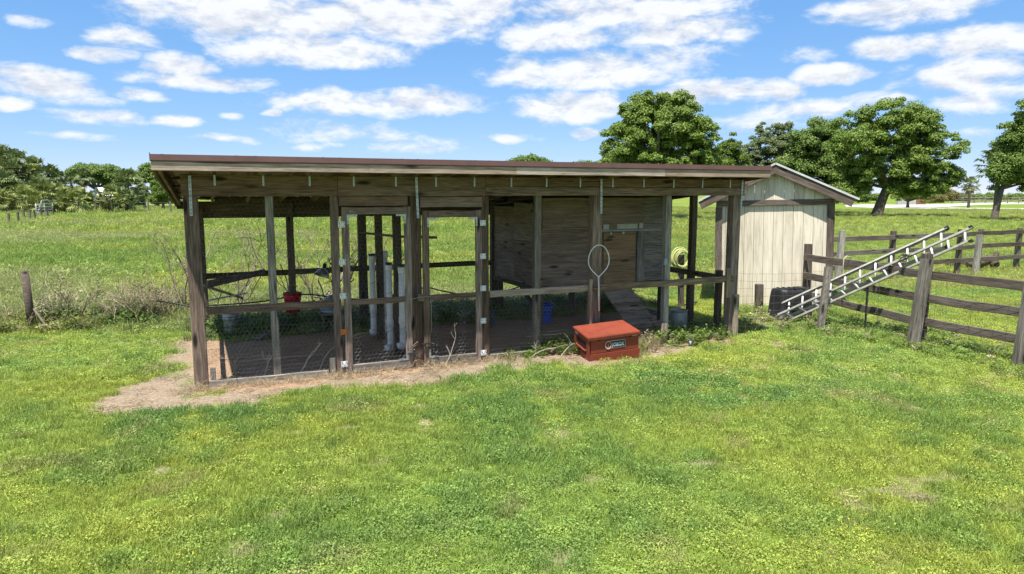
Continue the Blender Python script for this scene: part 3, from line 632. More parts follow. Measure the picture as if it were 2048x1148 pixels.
    # roof: purlins, ribbed maroon sheets, trim, fascia
    for v in (.35, 1.25, 2.15, 3.05, 3.95): b('purlin', (-.29, v, zr(v) + .105), (7.72, v, zr(v) + .105), .085, .028, W_DARK, warp=.001)
    n = 9; wd = (7.73 + .29) / n
    prof = [(0, 0), (.06, 0), (.08, .022), (.11, .022), (.13, 0), (.30, 0), (.32, .02), (.35, .02), (.37, 0), (.54, 0), (.56, .02), (.59, .02), (.61, 0), (.78, 0), (.80, .022), (.83, .022), (.85, 0), (.91, 0)]
    for i in range(n):
        u0 = -.29 + i * wd; V = []; F = []; sc = (wd + .0) / .91
        for v in (-.50, 4.12):
            V += [(u0 + x * sc, v, zr(v) + .123 + z) for x, z in prof]
        m = len(prof)
        V += [(x, y, z - .002) for x, y, z in V]
        for k in range(m - 1): F += [(k, k + 1, m + k + 1, m + k), (2 * m + k, 3 * m + k, 3 * m + k + 1, 2 * m + k + 1), (k, 2 * m + k, 2 * m + k + 1, k + 1), (m + k, m + k + 1, 3 * m + k + 1, 3 * m + k)]
        link('roof_sheet', mesh('roof_sheet', V, F), M_ROOF, K)
    # folded eave trim: a face, a lower lip, a lap over the sheets
    for i, (a, c) in enumerate(((-.31, 2.75), (2.74, 5.8), (5.79, 7.735))):
        t = MB(); d = .0006 * (i % 2)
        t.box(((a + c) / 2, -.545 - d, 2.567), (c - a, .003, .058)); t.box(((a + c) / 2, -.539 - d, 2.539), (c - a, .015, .004)); t.box(((a + c) / 2, -.50, 2.598 + d), (c - a, .093, .003)); t.box(((a + c) / 2, -.531, 2.5335), (c - a, .003, .012))
        t.build('eave_trim', M_ROOF, K)
    for sx, u in ((-1, -.305), (1, 7.735)):
        t = MB(); A = Matrix.Rotation(math.atan(slope), 3, 'X'); t.box((u + sx * .006, 1.8, zr(1.8) + .125), (.003, 4.66, .07), A); t.build('gable_trim', M_ROOF, K)
    for a, c in ((-.30, 1.9), (1.902, 3.71), (3.712, 5.9), (5.902, 7.725)): b('fascia_board', (a, -.515, 2.482), (c, -.515, 2.482), .038, .092, W_FASC, warp=.002)
    for u in (-.285, 7.71): b('gable_board', (u, -.49, zr(-.49) + .04), (u, 4.10, zr(4.10) + .04), .035, .13, W_DARK)
    b('fascia_board', (-.29, 4.10, 2.02), (7.71, 4.10, 2.02), .035, .12, W_DARK)
    # rails
    b('rail', (.11, .02, .885), (1.54, .02, .885), .04, .088, W_POST); b('rail', (3.56, .02, .885), (5.08, .02, .89), .04, .088, W_PALE)
    b('rail', (5.10, -.02, .895), (7.56, -.02, .905), .04, .09, W_PALE)
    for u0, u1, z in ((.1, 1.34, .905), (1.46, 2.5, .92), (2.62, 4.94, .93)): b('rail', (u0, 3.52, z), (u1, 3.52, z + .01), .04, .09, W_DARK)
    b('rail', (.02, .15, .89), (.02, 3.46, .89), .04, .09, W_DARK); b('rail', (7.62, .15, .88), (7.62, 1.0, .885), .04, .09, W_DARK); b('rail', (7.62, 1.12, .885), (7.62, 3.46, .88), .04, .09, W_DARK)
    b('rail', (.02, .15, 1.99 + .33), (.02, 3.5, 1.99 + .02), .04, .14, W_DARK); b('rail', (7.63, .15, 2.32), (7.63, 3.5, 2.0), .04, .14, W_DARK)
    for p0, p1 in (((.11, -.0, .035), (1.45, -.0, .03)), ((3.57, 0, .035), (5.05, 0, .035)), ((5.2, 0, .035), (6.3, 0, .035)), ((6.45, 0, .04), (7.55, 0, .035)), ((.02, .15, .04), (.02, 3.45, .04)), ((7.64, .15, .05), (7.64, 3.45, .05)), ((.1, 3.56, .05), (7.5, 3.56, .05))):
        b('bottom_board', p0, p1, .035, .085, W_GREY)
    b('rail', (3.46, 3.2, .60), (2.6, 1.98, .60), .035, .06, W_GREY)   # thin slat seen between the doors
    # wire walls
    def wire(u0, u1, z0, z1, M, cell=.055, name='wire_mesh', mat=None, r=.0005):
        V, F = hexwire(u0, u1, z0, z1, cell, r); link(name, fmesh(name, V, F), mat or M_WIRE, K, M)
    T = Matrix.Translation; RZ = Matrix.Rotation(math.pi / 2, 4, 'Z')
    for u0, u1 in ((.1, .83), (.89, 1.55), (3.55, 4.22), (4.30, 5.09), (5.23, 6.33), (6.41, 7.55)): wire(u0, u1, .02, 2.17, T((0, -.012 if u0 < 5 else .015, 0)))
    for u0, u1 in ((.1, 1.54), (3.56, 5.1)): wire(u0, u1, .26, .70, T((0, -.022, 0)), .05, r=.0008)        # the doubled strip low on the front
    wire(.1, 3.5, .02, 2.0, T((.0, 0, 0)) @ RZ, .065); wire(.1, 3.5, .02, 2.0, T((7.66, 0, 0)) @ RZ, .065)
    wire(.1, 3.8, .02, 1.85, T((0, 3.585, 0)), .07); wire(.2, 3.4, .02, 2.0, T((2.47, 0, 0)) @ RZ, .07)
    # two doors of sawn boards on strap hinges
    def door(u0, u1, ztop, hinge_left, tall):
        d = empty('coop_door', (0, 0, 0)); d.parent = K
        q = lambda n, p0, p1, w_, h_, m, **k: board(n, p0, p1, w_, h_, m, d, **k); sw = .085; y = -.030
        q('stile', (u0 + sw / 2, y, .0 + .02), (u0 + sw / 2, y, ztop), sw, .036, W_POST, up=(0, 1, 0)); q('stile', (u1 - sw / 2, y, .02), (u1 - sw / 2, y, ztop), sw, .036, W_POST, up=(0, 1, 0))
        q('door_rail', (u0 + sw, y, ztop - .045), (u1 - sw, y, ztop - .045), .036, .085, W_POST); q('door_rail', (u0 + sw, y, .89), (u1 - sw, y, .895), .036, .07, W_POST); q('door_rail', (u0 + sw, y, .07), (u1 - sw, y, .07), .036, .10, W_GREY)
        V, F = hexwire(u0 + .03, u1 - .03, .05, ztop - .03, .055, .0006); link('door_wire', fmesh('door_wire', V, F), M_WIRE, d, T((0, -.008, 0)))
        for k in ((.11, .2), (.46, .56)):   # doubled edge strips of the door wire
            V, F = hexwire(u0 + k[0], u0 + k[1], .12, .84, .05, .0012); link('door_wire', fmesh('door_wire', V, F), M_WIRE, d, T((0, -.02, 0)))
        for cx, cz, sx, sz in ((u0 + sw - .012, ztop - .10, 1, 1), (u1 - sw + .012, ztop - .10, -1, 1), (u0 + sw - .012 if not hinge_left else u1 - sw + .012, .13, 1 if not hinge_left else -1, -1)):
            t = MB(); t.box((0, 0, -.045 * sz), (.024, .003, .115)); t.box((sx * .062, 0, 0), (.10, .003, .024)); t.box((0, -.003, -.07 * sz), (.009, .003, .009), None, 1); t.box((sx * .08, -.003, 0), (.009, .003, .009), None, 1)
            t.build('corner_bracket', [M_GALV, M_SCREW], d, T((cx, y - .021, cz)))
        return d
    dl = door(1.655, 2.498, 2.045, True, 1); dr = door(2.645, 3.435, 1.995, False, 1)
    def hinge(d, u, z, mats, off):
        t = MB(); t.box((-.019, 0, 0), (.036, .004, .072)); t.box((.023, 0, 0), (.036, .004, .072)); t.tube([(.002, -.004, -.036), (.002, -.004, .036)], .0055, 8)
        for sx in (-.024, .028):
            for sz in (-.024, 0.004, .026): t.box((sx + (.006 if sz > 0 and sz < .01 else 0), -.0035, sz), (.009, .003, .009), None, 1)
        t.build('hinge', mats, d, T((u, off, z)) @ Matrix.Rotation(random.uniform(-.05, .05), 4, 'Y'))
    for i, z in enumerate((1.84, 1.39, .98, .54, .14)): hinge(dl, 1.648 - (.004 * i), z, [M_RUST if i == 3 else M_WHITE, M_SCREW], -.053)
    for i, z in enumerate((1.83, 1.40, .98, .55, .12)): hinge(dr, 3.445, z, [M_WHITE, M_SCREW], -.056)
    # latches between the doors
    t = MB(); t.box((0, 0, 0), (.075, .035, .09)); t.build('latch_block', W_PALE, K, T((2.60, -.075, .91)))
    t = MB(); t.tube([(2.40, -.06, .90), (2.48, -.075, .895), (2.60, -.10, .92), (2.70, -.08, .915), (2.78, -.06, .92)], .004, 5); t.tube([(2.705, -.055, .93), (2.735, -.055, 1.0), (2.74, -.055, .75), (2.738, -.058, .45)], .0035, 5); t.build('latch_wire', M_WIRE, K)
    for u, z in ((2.50, .20), (2.68, .31)):
        t = MB(); t.box((0, 0, 0), (.15, .016, .016)); t.box((-.04, -.012, -.012), (.035, .01, .045)); t.tube([(.05, -.02, .0), (.10, -.02, -.01), (.10, -.02, -.07)], .008, 6); t.build('door_bolt', M_SCREW if u < 2.6 else M_TPOST, K, T((u, -.068, z)))
    # small junction box on the right front post
    t = MB(); t.box((0, 0, 0), (.06, .05, .10)); t.box((0, -.027, 0), (.045, .006, .08)); t.build('junction_box', M_GALVDARK, K, T((6.30, -.02, 1.22)))
    return K
COOP = build_coop()

# ------------------------------------------------------------------ things in and on the coop
def at(u, v, z=0.0): return W(u, v, z)
def build_hutch():
    H = empty('hen_house', W(5.0, 1.6, 0), COOP_R); tag(H, 'raised plywood hen house with a tan pop door inside the right end of the coop', 'hen house')
    b = lambda n, p0, p1, w_, h_, m, **k: board(n, p0, p1, w_, h_, m, H, **k)
    X, Y, z0, z1 = 2.56, 1.88, .70, 2.10
    def zt(y): return 2.30 - (y + 1.6) * .097 - .03
    t = MB(); t.box((X / 2, Y / 2, z0 - .02), (X - .02, Y - .02, .035)); t.build('floor', W_DARK, H)
    # front wall: sheets and patch boards
    for x0, x1, zz0, zz1, m, y in ((0, 1.13, .70, 1.62, W_PLY, 0), (0, 1.13, 1.624, 2.14, W_PLY, 0), (1.133, 1.98, 1.60, 2.14, W_PLY, .0), (1.984, 2.56, 1.70, 2.14, W_GREY, 0), (1.984, 2.56, 1.20, 1.697, W_GREY, .002), (1.984, 2.56, .72, 1.197, W_GREY, 0), (1.133, 1.98, .70, 1.597, W_PLY, .015)):
        b('wall_sheet', (x0, y, (zz0 + zz1) / 2), (x1, y, (zz0 + zz1) / 2), .016, zz1 - zz0, m, warp=.002)
    for y0, y1, zz0, zz1 in ((0.01, .94, .70, 1.42), (.943, 1.88, .70, 1.42), (.01, .94, 1.424, 2.05), (.943, 1.88, 1.424, 1.98)): b('wall_sheet', (0, y0, (zz0 + zz1) / 2), (0, y1, (zz0 + zz1) / 2), .016, zz1 - zz0, W_PLY, warp=.002)
    for zz0, zz1 in ((.70, 1.4), (1.404, 1.95)):
        b('wall_sheet', (X, .01, (zz0 + zz1) / 2), (X, Y, (zz0 + zz1) / 2), .016, zz1 - zz0, W_PLY); b('wall_sheet', (0.01, Y, (zz0 + zz1) / 2), (X - .01, Y, (zz0 + zz1) / 2), .016, zz1 - zz0, W_PLY)
    b('sill_board', (-.01, -.02, .67), (X, -.02, .67), .035, .07, W_BEAM); b('sill_board', (-.02, -.0, .67), (-.02, Y, .67), .035, .07, W_DARK)
    b('cleat', (1.10, -.02, 1.62), (1.10, -.02, 2.14), .06, .03, W_PALE, up=(0, 1, 0)); b('cleat', (.04, -.02, 1.62), (.04, -.02, 2.14), .06, .03, W_PALE, up=(0, 1, 0)); b('cleat', (1.02, -.02, .98), (1.02, -.02, 1.4), .035, .03, W_PALE, up=(0, 1, 0)); b('cleat', (2.47, -.02, .72), (2.47, -.02, 2.14), .09, .03, W_GREY, up=(0, 1, 0))
    p = b('pop_door', (1.20, -.022, 1.14), (1.82, -.022, 1.14), .015, .86, W_PLYN)
    b('door_guide', (1.93, -.024, .72), (1.93, -.024, 1.6), .15, .022, W_GREY, up=(0, 1, 0)); b('door_guide', (1.165, -.024, .72), (1.165, -.024, 1.6), .05, .022, W_POST, up=(0, 1, 0))
    t = MB(); t.box((1.72, -.030, 1.60), (1.2, .02, .016)); t.box((1.72, -.040, 1.587), (1.2, .004, .012)); t.build('door_track', M_GALVDARK, H)
    for x, w_, z, h_ in ((1.25, .11, 1.655, .085), (1.66, .40, 1.66, .08), (1.93, .075, 1.665, .085)):
        t = MB(); t.box((x, -.016 if w_ < .2 else -.013, z), (w_, .006, h_)); t.build('white_plate', M_LABEL, H)
    for x, z in ((1.33, 1.545), (1.57, 1.555)):
        t = MB(); t.lathe([(.02, -.004), (.02, .004), (.009, .006), (.009, -.004)], 10, (0, 0, 0), 0, Matrix.Rotation(math.pi / 2, 3, 'X')); t.build('pulley', M_WHITE, H, Matrix.Translation((x, -.038, z)))
    for x, y in ((.08, .08), (2.44, .08), (.08, Y - .08), (2.44, Y - .08), (1.26, 1.2)): b('leg', (x, y, 0), (x, y, .65), .09, .09, W_DARK, up=(0, 1, 0))
    b('brace', (.1, .08, .2), (.1, .9, .62), .04, .06, W_DARK)
    t = MB(); t.box((X / 2, Y / 2 - .03, 2.09), (X + .02, Y + .0, .02), Matrix.Rotation(-math.atan(.097), 3, 'X')); t.build('ceiling_sheet', W_DARK, H)
build_hutch()
def build_ramp():
    p0, p1 = Vector((6.40, 1.52, .66)), Vector((6.46, .60, .03)); R = empty('chicken_ramp', W(p1.x, p1.y, 0), COOP_R); tag(R, 'grey plank chicken ramp with crosswise boards under the pop door', 'ramp')
    o = Vector((p1.x, p1.y, 0)); d = (p1 - p0); n = 11; nr = Vector((0, -d.z, d.y)).normalized(); nr = nr if nr.z > 0 else -nr
    for i in range(n):
        a = p0 + d * ((i + .5) / n) - o; wd = .55; board('plank', (a.x - wd / 2, a.y, a.z + random.uniform(0, .004)), (a.x + wd / 2 + random.uniform(-.015, .015), a.y, a.z + random.uniform(0, .004)), .09, .022, W_PALE, R, up=nr, warp=.002)
    for sx in (-.2, .2): board('runner', p0 - o + Vector((sx, 0, -.03)), p1 - o + Vector((sx, 0, -.005)), .04, .045, W_DARK, R)
    for i in range(1, n, 2):
        a = p0 + d * (i / n) - o + nr * .018; board('cleat', (a.x - .26, a.y, a.z), (a.x + .26, a.y, a.z), .025, .014, W_GREY, R, up=nr, warp=.001)
build_ramp()
def pail(name, loc, r0, r1, h, mat, label, cat, handle=True, rz=0, ribs=2, hang=None, group=None, tilt=None):
    o = empty(name, loc, rz)
    if tilt: o.rotation_euler = tilt
    tag(o, label, cat, group)
    t = MB(); pr = [(0.0, .012), (r0 * .96, .012), (r0 * .97, 0), (r0, 0)]
    for i in range(1, 9):
        f = i / 9; r = r0 + (r1 - r0) * f; pr.append((r, h * f))
        if ribs and i in (6, 7)[:ribs]: pr += [(r + .008, h * f + .004), (r + .008, h * f + .014), (r, h * f + .018)]
    pr += [(r1, h - .012), (r1 + .008, h - .01), (r1 + .009, h), (r1 - .004, h), (r1 - .006, h - .02), (r0 - .005, .02), (0, .02)]
    t.lathe(pr, 22); t.build('bucket_body', mat, o)
    if handle:
        t = MB(); P = [(r1 * math.cos(a) * 1.04, 0.02 + .03 * math.sin(a), h - .02 + math.sin(a) * r1 * .95) for a in [math.pi * i / 12 for i in range(13)]]
        t.tube(P, .004, 5); t.build('handle', M_WIRE, o)
        for sx in (-1, 1):
            t = MB(); t.box((sx * (r1 + .004), 0, h - .03), (.012, .03, .035)); t.build('ear', mat, o)
    return o
pail('zinc_bucket', W(.42, 3.0, .06), .105, .125, .34, M_GALVDARK, 'grey zinc bucket hanging low near the left corner post', 'bucket', group=None)
b_ = MB(); b_.tube([W(.42, 3.0, .50), W(.41, 3.1, .8), W(.40, 3.49, .95)], .004, 5); tag(b_.build('bucket_hook', M_WIRE), 'thin wire hook holding the grey zinc bucket to the back rail', 'wire hook')
pail('red_bucket', W(1.38, 3.38, .27), .115, .145, .32, M_RED, 'red plastic bucket hanging on the back wall left of the white pipes', 'bucket')
pail('blue_bucket', W(5.42, 2.2, .0), .11, .135, .33, M_BLUE, 'blue plastic bucket standing under the hen house', 'bucket')
pail('steel_can', W(7.05, .62, .0), .13, .135, .36, M_GALVDARK, 'plain galvanised can standing beside the right front post', 'can', ribs=0, handle=False)
def build_waterer():
    o = empty('poultry_waterer', W(1.95, 3.0, 0), COOP_R); tag(o, 'grey domed poultry waterer on a small wooden stand behind the front rail', 'waterer')
    for x, y in ((-.15, -.12), (.15, -.12), (-.15, .12), (.15, .12)): board('leg', (x, y, 0), (x, y, .26), .035, .035, W_GREY, o, up=(0, 1, 0))
    board('stand_top', (-.2, 0, .275), (.2, 0, .275), .30, .03, W_GREY, o)
    t = MB(); t.lathe([(0, .292), (.17, .292), (.175, .31), (.175, .34), (.165, .34), (.165, .31), (.13, .31), (.128, .46), (.11, .52), (.05, .55), (.03, .57), (0, .57)], 24); t.build('tank', M_GALVDARK, o)
build_waterer()
def build_heat_lamp():
    p = W(2.0, 3.0, 1.0); o = empty('heat_lamp', p, COOP_R); tag(o, 'clamp heat lamp with a bowl reflector and tangled dark cord', 'lamp')
    t = MB(); A = Matrix.Rotation(.35, 3, 'Y') @ Matrix.Rotation(-.3, 3, 'X'); t.lathe([(.12, -.09), (.115, -.07), (.085, -.02), (.045, .02), (.035, .03), (.033, .03), (.042, .015), (.08, -.022), (.11, -.07), (.118, -.09)], 20, (-.16, 0, -.02), 0, A); t.build('reflector', M_GALV, o)
    t = MB(); t.lathe([(0, .11), (.028, .11), (.03, .10), (.03, .03), (.03, 0)], 12, (-.16, 0, -.02), 0, A); t.build('socket', M_BLACK, o)
    r = random.Random(4); t = MB()
    for k in range(7):
        P = []; x = r.uniform(-.15, .25)
        for i in range(9): P.append((x + r.uniform(-.05, .05) + .08 * math.sin(i * 1.3 + k), .0 + r.uniform(-.03, .03), .18 - .055 * i + r.uniform(-.03, .03)))
        t.tube(P, .0055, 5)
    t.tube([(-.16, 0, .08), (-.05, .1, .12), (.05, .4, .0), (.1, .5, -.05)], .006, 5); t.build('cord', M_HOSEK, o)
build_heat_lamp()
def build_pipes():
    for i, (u, v, z0, top, cap, r, lab, el) in enumerate(((2.47, 2.22, .06, 1.28, True, .046, 'leftmost white pipe feeder with a black cap, tied to the back partition post', 0), (2.64, 2.1, .10, 1.33, False, .044, 'tall white pipe feeder partly behind a partition post, open top', 0),
            (2.458, 1.04, .05, 1.25, True, .042, 'front white pipe feeder with a black cap reaching down to the dirt', 1), (2.526, .60, .16, 1.26, True, .041, 'rightmost white pipe feeder beside the centre door post', 1))):
        o = empty('pipe_feeder', W(u, v, 0), COOP_R); tag(o, lab, 'pipe feeder', 'white pipe feeders on the partition posts')
        t = MB(); t.lathe([(r * .9, top), (r, top), (r, z0 + .5), (r, z0 + .08), (r * 1.0, z0)], 16); t.build('pipe', M_PVC, o)
        t = MB(); t.lathe([(r + .001, z0 + .30), (r + .008, z0 + .31), (r + .008, z0 + .40), (r + .001, z0 + .41)], 16); t.build('coupling', M_PVC, o); t = MB(); t.lathe([(r + .001, top - .11), (r + .007, top - .1), (r + .007, top - .02), (r + .001, top - .01)], 16); t.build('coupling', M_PVC, o)
        t = MB(); dx, dy = (-.03, -.05) if el == 0 else (-.05, -.05); t.tube([(0, 0, z0 + .02), (0, 0, z0 - .01), (dx * .4, dy * .4, z0 - .015), (dx, dy, z0 + .01), (dx * 1.1, dy * 1.1, z0 + .05)], [r, r * 1.06, r * 1.06, r * 1.05, r * 1.06], 12); t.build('elbow', M_PVC, o)
        if cap: t = MB(); t.lathe([(r + .004, top - .035), (r + .007, top - .03), (r + .007, top + .004), (r, top + .008), (0, top + .008)], 16); t.build('cap', M_BLACK, o)
        t = MB()
        for z in (z0 + .25, .84): t.tube([(r * 1.03 * math.cos(a), r * 1.03 * math.sin(a), z + .02 * math.cos(a)) for a in [2 * math.pi * k / 14 for k in range(14)]], .004, 4, closed=True)
        t.build('tie_wire', M_WIRE, o)
build_pipes()
def rod(name, pts, r, mat, label, cat, n=7, group=None):
    t = MB(); t.tube(pts, r, n); o = t.build(name, mat); tag(o, label, cat, group); return o
rod('roost_perch', [W(2.36, 2.5, 1.60), W(2.60, 1.0, 1.615), W(2.9, -.3 + .5, 1.64)], .018, W_DARK, 'dark round perch pole running across behind the doors', 'perch')
o_ = board('loose_board', W(.14, .5, 1.13), W(.96, 3.42, .95), .03, .09, W_DARK); tag(o_, 'dark loose board sloping up against the back rail at the left end', 'board')
o_ = board('loose_pole', W(.10, .35, 1.14), W(.58, 2.4, .68), .03, .03, W_GREY); tag(o_, 'grey slanting pole running down from the left corner post', 'pole')
rod('thin_pipe', [W(.15, .4, .95), W(.65, 2.5, .74)], .011, M_STEEL, 'thin pale pipe running level inside the left end of the coop', 'pipe')
o_ = board('floor_plank', W(.75, 2.5, .05), W(1.1, 3.1, .07), .14, .025, W_GREY); tag(o_, 'grey plank lying on the dirt behind the zinc bucket', 'plank')
def build_pan():
    p = W(4.35, 2.2, .12); o = empty('rubber_pan', p, COOP_R); tag(o, 'dark round rubber feed pan tipped on its edge under the hen house', 'feed pan'); t = MB()
    t.lathe([(0, -.05), (.13, -.05), (.15, .04), (.165, .045), (.165, .055), (.145, .05), (.12, -.04), (0, -.04)], 22, (0, 0, 0), 0, Matrix.Rotation(1.1, 3, 'X')); t.build('pan', plain('grey_rubber', (.07, .07, .07), .7), o)
build_pan()
def build_hoop():
    p = W(5.15, -.09, 0); o = empty('wire_hoop', p, COOP_R); tag(o, 'pale wire hoop on a thin pole hooked over the front rail', 'catch hoop'); t = MB()
    P = []
    for i in range(25):
        a = -math.pi / 2 + 2 * math.pi * i / 24; x = math.cos(a) * .165; z = 1.30 + math.sin(a) * .20
        if math.sin(a) < 0: k = -math.sin(a); x *= (1 - k ** 3); z = 1.30 - k * .25
        P.append((x, .01 * math.sin(a * 2), z))
    t.tube(P, .0075, 7); t.build('loop', M_WHITE, o)
    t = MB(); t.tube([(0, 0, 1.06), (.004, -.005, .85), (.012, -.005, .57)], [.009, .011, .010], 8); t.tube([(0, 0, 1.0), (0, 0, 1.07)], .013, 8); t.build('pole', M_ALUW, o)
build_hoop()
def build_hose(): 
    pts = [G(222, 612, .32), G(270, 608, .34), G(310, 602, .38), G(350, 607, .36), G(395, 612, .32)]; P = [p.copy() for p in pts]
    P += [W(.9, 3.72, .42), W(1.6, 3.74, .5), W(2.2, 3.75, .40), W(3.0, 3.72, .34), W(3.7, 3.75, .50), W(4.1, 3.70, .42), W(4.7, 3.72, .30), W(5.3, 3.7, .36), W(5.8, 3.7, .46), W(6.1, 3.7, .30), W(6.4, 3.75, .02)]
    Q = []
    for i in range(len(P) - 1):
        a, b, c, d = P[max(0, i - 1)], P[i], P[i + 1], P[min(len(P) - 1, i + 2)]
        for k in range(5):
            s = k / 5; Q.append(.5 * ((2 * b) + (c - a) * s + (2 * a - 5 * b + 4 * c - d) * s * s + (3 * b - a - 3 * c + d) * s ** 3))
    rod('garden_hose', Q, .013, M_HOSEK, 'black hose strung along the back of the coop and out through the weeds at left', 'hose', 6)
build_hose()
def build_coil():
    p = D(1362, 516, 13.2); o = empty('hose_coil', p, COOP_R); tag(o, 'pale yellow green hose coiled up and hung on a post right of the hen house', 'hose'); t = MB(); r = random.Random(2)
    for k in range(5):
        R = .14 + .014 * k + r.uniform(-.006, .006); cx, cz = r.uniform(-.015, .015), r.uniform(-.02, .01)
        t.tube([(cx + R * math.cos(a) + .006 * math.sin(3 * a), .02 * k - .04 + .01 * math.sin(2 * a + k), cz + R * 1.02 * math.sin(a)) for a in [2 * math.pi * i / 22 for i in range(22)]], .0115, 6, closed=True)
    t.tube([(-.12, 0, .02), (-.14, 0, -.12), (-.09, .02, -.25), (-.02, .02, -.40), (.0, 0, -.62)], .009, 6); t.build('coil', M_HOSEY, o)
build_coil()
g1 = G(1402, 650); o_ = board('stub_post', (D(1386, 500, 13.6).x, 13.6, 0), (D(1384, 500, 13.6).x, 13.6, 1.2), .11, .10, W_GREY, up=(0, 1, 0)); tag(o_, 'short grey post behind the coiled yellow hose, at the coop side', 'post')
o_ = board('stub_post', (D(1362, 625, 13.33).x, 13.33, 0), (D(1362, 520, 13.33).x, 13.33, 1.05), .10, .10, W_FENCE, up=(0, 1, 0)); tag(o_, 'short weathered post the yellow hose coil hangs on', 'post')

# job box
def build_box():
    o = empty('tool_chest', (1.02, 9.06, -.028)); tag(o, 'brown red steel jobsite tool chest standing in front of the coop wire', 'tool chest')
    o.rotation_euler = (Matrix.Rotation(.259, 3, 'Z') @ Matrix.Rotation(-.074, 3, 'Y') @ Matrix.Rotation(.088, 3, 'X')).to_euler()   # it stands on a hump of soil
    Lx, Ly, H = .73, .56, .36; t = MB()
    t.box((Lx / 2 + .012, Ly / 2, .222), (Lx - .044, Ly - .03, .20)); t.box((Lx / 2, .006, .0575), (Lx, .012, .115)); t.box((Lx / 2, Ly - .006, .0575), (Lx, .012, .115)); t.box((Lx - .006, Ly / 2, .0575), (.012, Ly - .026, .115)); t.box((.006, Ly / 2, .045), (.012, Ly - .026, .09))
    t.box((Lx / 2, Ly / 2, .108), (Lx - .03, Ly - .03, .008))
    t.box((.008, .04, .212), (.016, .08, .22)); t.box((.008, Ly - .04, .212), (.016, .08, .22)); t.box((.008, Ly / 2, .295), (.016, Ly - .161, .06))
    t.build('body', M_BOX, o)
    t = MB(); t.box((.0125, Ly / 2, .178), (.006, Ly - .165, .165)); t.build('handhold_recess_shade', M_BOXSHADE, o)  # dark plate painting the shade inside the handhold
    t = MB(); t.tube([(.004, .10, .15), (-.012, .13, .15), (-.012, Ly - .13, .15), (.004, Ly - .10, .15)], .012, 8); t.build('carry_bar', M_BOX, o)
    # lid with folded lip
    bm = bmesh.new(); bmesh.ops.create_cube(bm, size=1); bmesh.ops.scale(bm, vec=(Lx + .024, Ly + .024, .036), verts=bm.verts); bmesh.ops.bevel(bm, geom=bm.edges[:], offset=.008, segments=3, affect='EDGES')
    me = bpy.data.meshes.new('lid'); bm.to_mesh(me); bm.free(); lid = link('lid', me, M_BOX, o, Matrix.Translation((Lx / 2, Ly / 2, .344)))
    t = MB(); t.box((0, -(Ly + .024) / 2 + .003, -.022), (Lx + .02, .006, .012)); t.build('lid_lip', M_BOX, lid)
    for x in (.15, .60):
        t = MB(); t.box((0, 0, 0), (.05, .006, .016)); t.build('latch_slot_shade', M_BOXSHADE, o, Matrix.Translation((x, .0125, .30)))  # dark plates painting the shade of the latch slots
    t = MB(); t.box((0, 0, 0), (.06, .004, .011)); t.build('sticker', M_LABEL, o, Matrix.Translation((.665, .0135, .305)))
    t = MB(); t.box((0, 0, 0), (.004, .10, .035)); t.build('sticker', M_LABEL, o, Matrix.Translation((-.002, Ly - .11, .305)))
    # badge: silver rimmed charcoal plate, round emblem and the maker's lettering
    B = empty('badge', (.385, .0125, .218)); B.parent = o; B.scale = (.80, 1, 1.0)
    def plate(nm, w_, h_, r, y, th, mat):
        pts = []
        for cx, cz, a0 in ((w_ / 2 - r * .4, h_ / 2 - r * .4, 0), (-w_ / 2 + r, h_ / 2 - r, 90), (-w_ / 2 + r, -h_ / 2 + r, 180), (w_ / 2 - r * .4, -h_ / 2 + r * .4, 270)):
            rr = r if cx < 0 else r * .4
            pts += [(cx + rr * math.cos(math.radians(a0 + k * 15)), cz + rr * math.sin(math.radians(a0 + k * 15))) for k in range(7)]
        n = len(pts); V = [(x, y, z) for x, z in pts] + [(x, y + th, z) for x, z in pts]; F = [tuple(range(n))] + [(k, n + k, n + (k + 1) % n, (k + 1) % n) for k in range(n)]
        link(nm, mesh(nm, V, F), mat, B)
    plate('badge_rim', .36, .105, .05, -.0025, .003, M_DECALW); plate('badge_plate', .35, .095, .045, -.004, .002, M_DECAL)
    t = MB(); t.lathe([(.047, 0), (.040, 0), (.040, -.0015), (.047, -.0015), (.047, 0)], 24, (-.128, -.0055, 0), 0, Matrix.Rotation(math.pi / 2, 3, 'X')); t.build('emblem_ring', M_ORANGE, B)
    t = MB(); t.lathe([(.056, 0), (.051, 0), (.051, -.0015), (.056, -.0015), (.056, 0)], 24, (-.128, -.005, 0), 0, Matrix.Rotation(math.pi / 2, 3, 'X')); t.build('emblem_ring', M_DECALW, B)
    def text(s, size, x, z, mat, nm, shear=0, ox=0):
        c = bpy.data.curves.new(nm, 'FONT'); c.body = s; c.size = size; c.align_x = 'CENTER'; c.align_y = 'CENTER'; c.extrude = .0006; c.offset = ox; c.shear = shear; c.resolution_u = 3; c.fill_mode = 'BOTH'
        q0 = bpy.data.objects.new(nm, c); me = bpy.data.meshes.new_from_object(q0); bpy.data.objects.remove(q0); me.name = nm; me.materials.clear(); me.materials.append(mat)
        q = link(nm, me, None, B); q.location = (x, -.0052, z); q.rotation_euler = (math.pi / 2, 0, 0); return q
    q = text('JOBOX', .07, .045, -.006, M_DECALW, 'lettering', .12, .0008); q.scale = (.95, 1.05, 1); text('J', .06, -.128, 0, M_ORANGE, 'emblem_letter', 0, .002)
build_box()
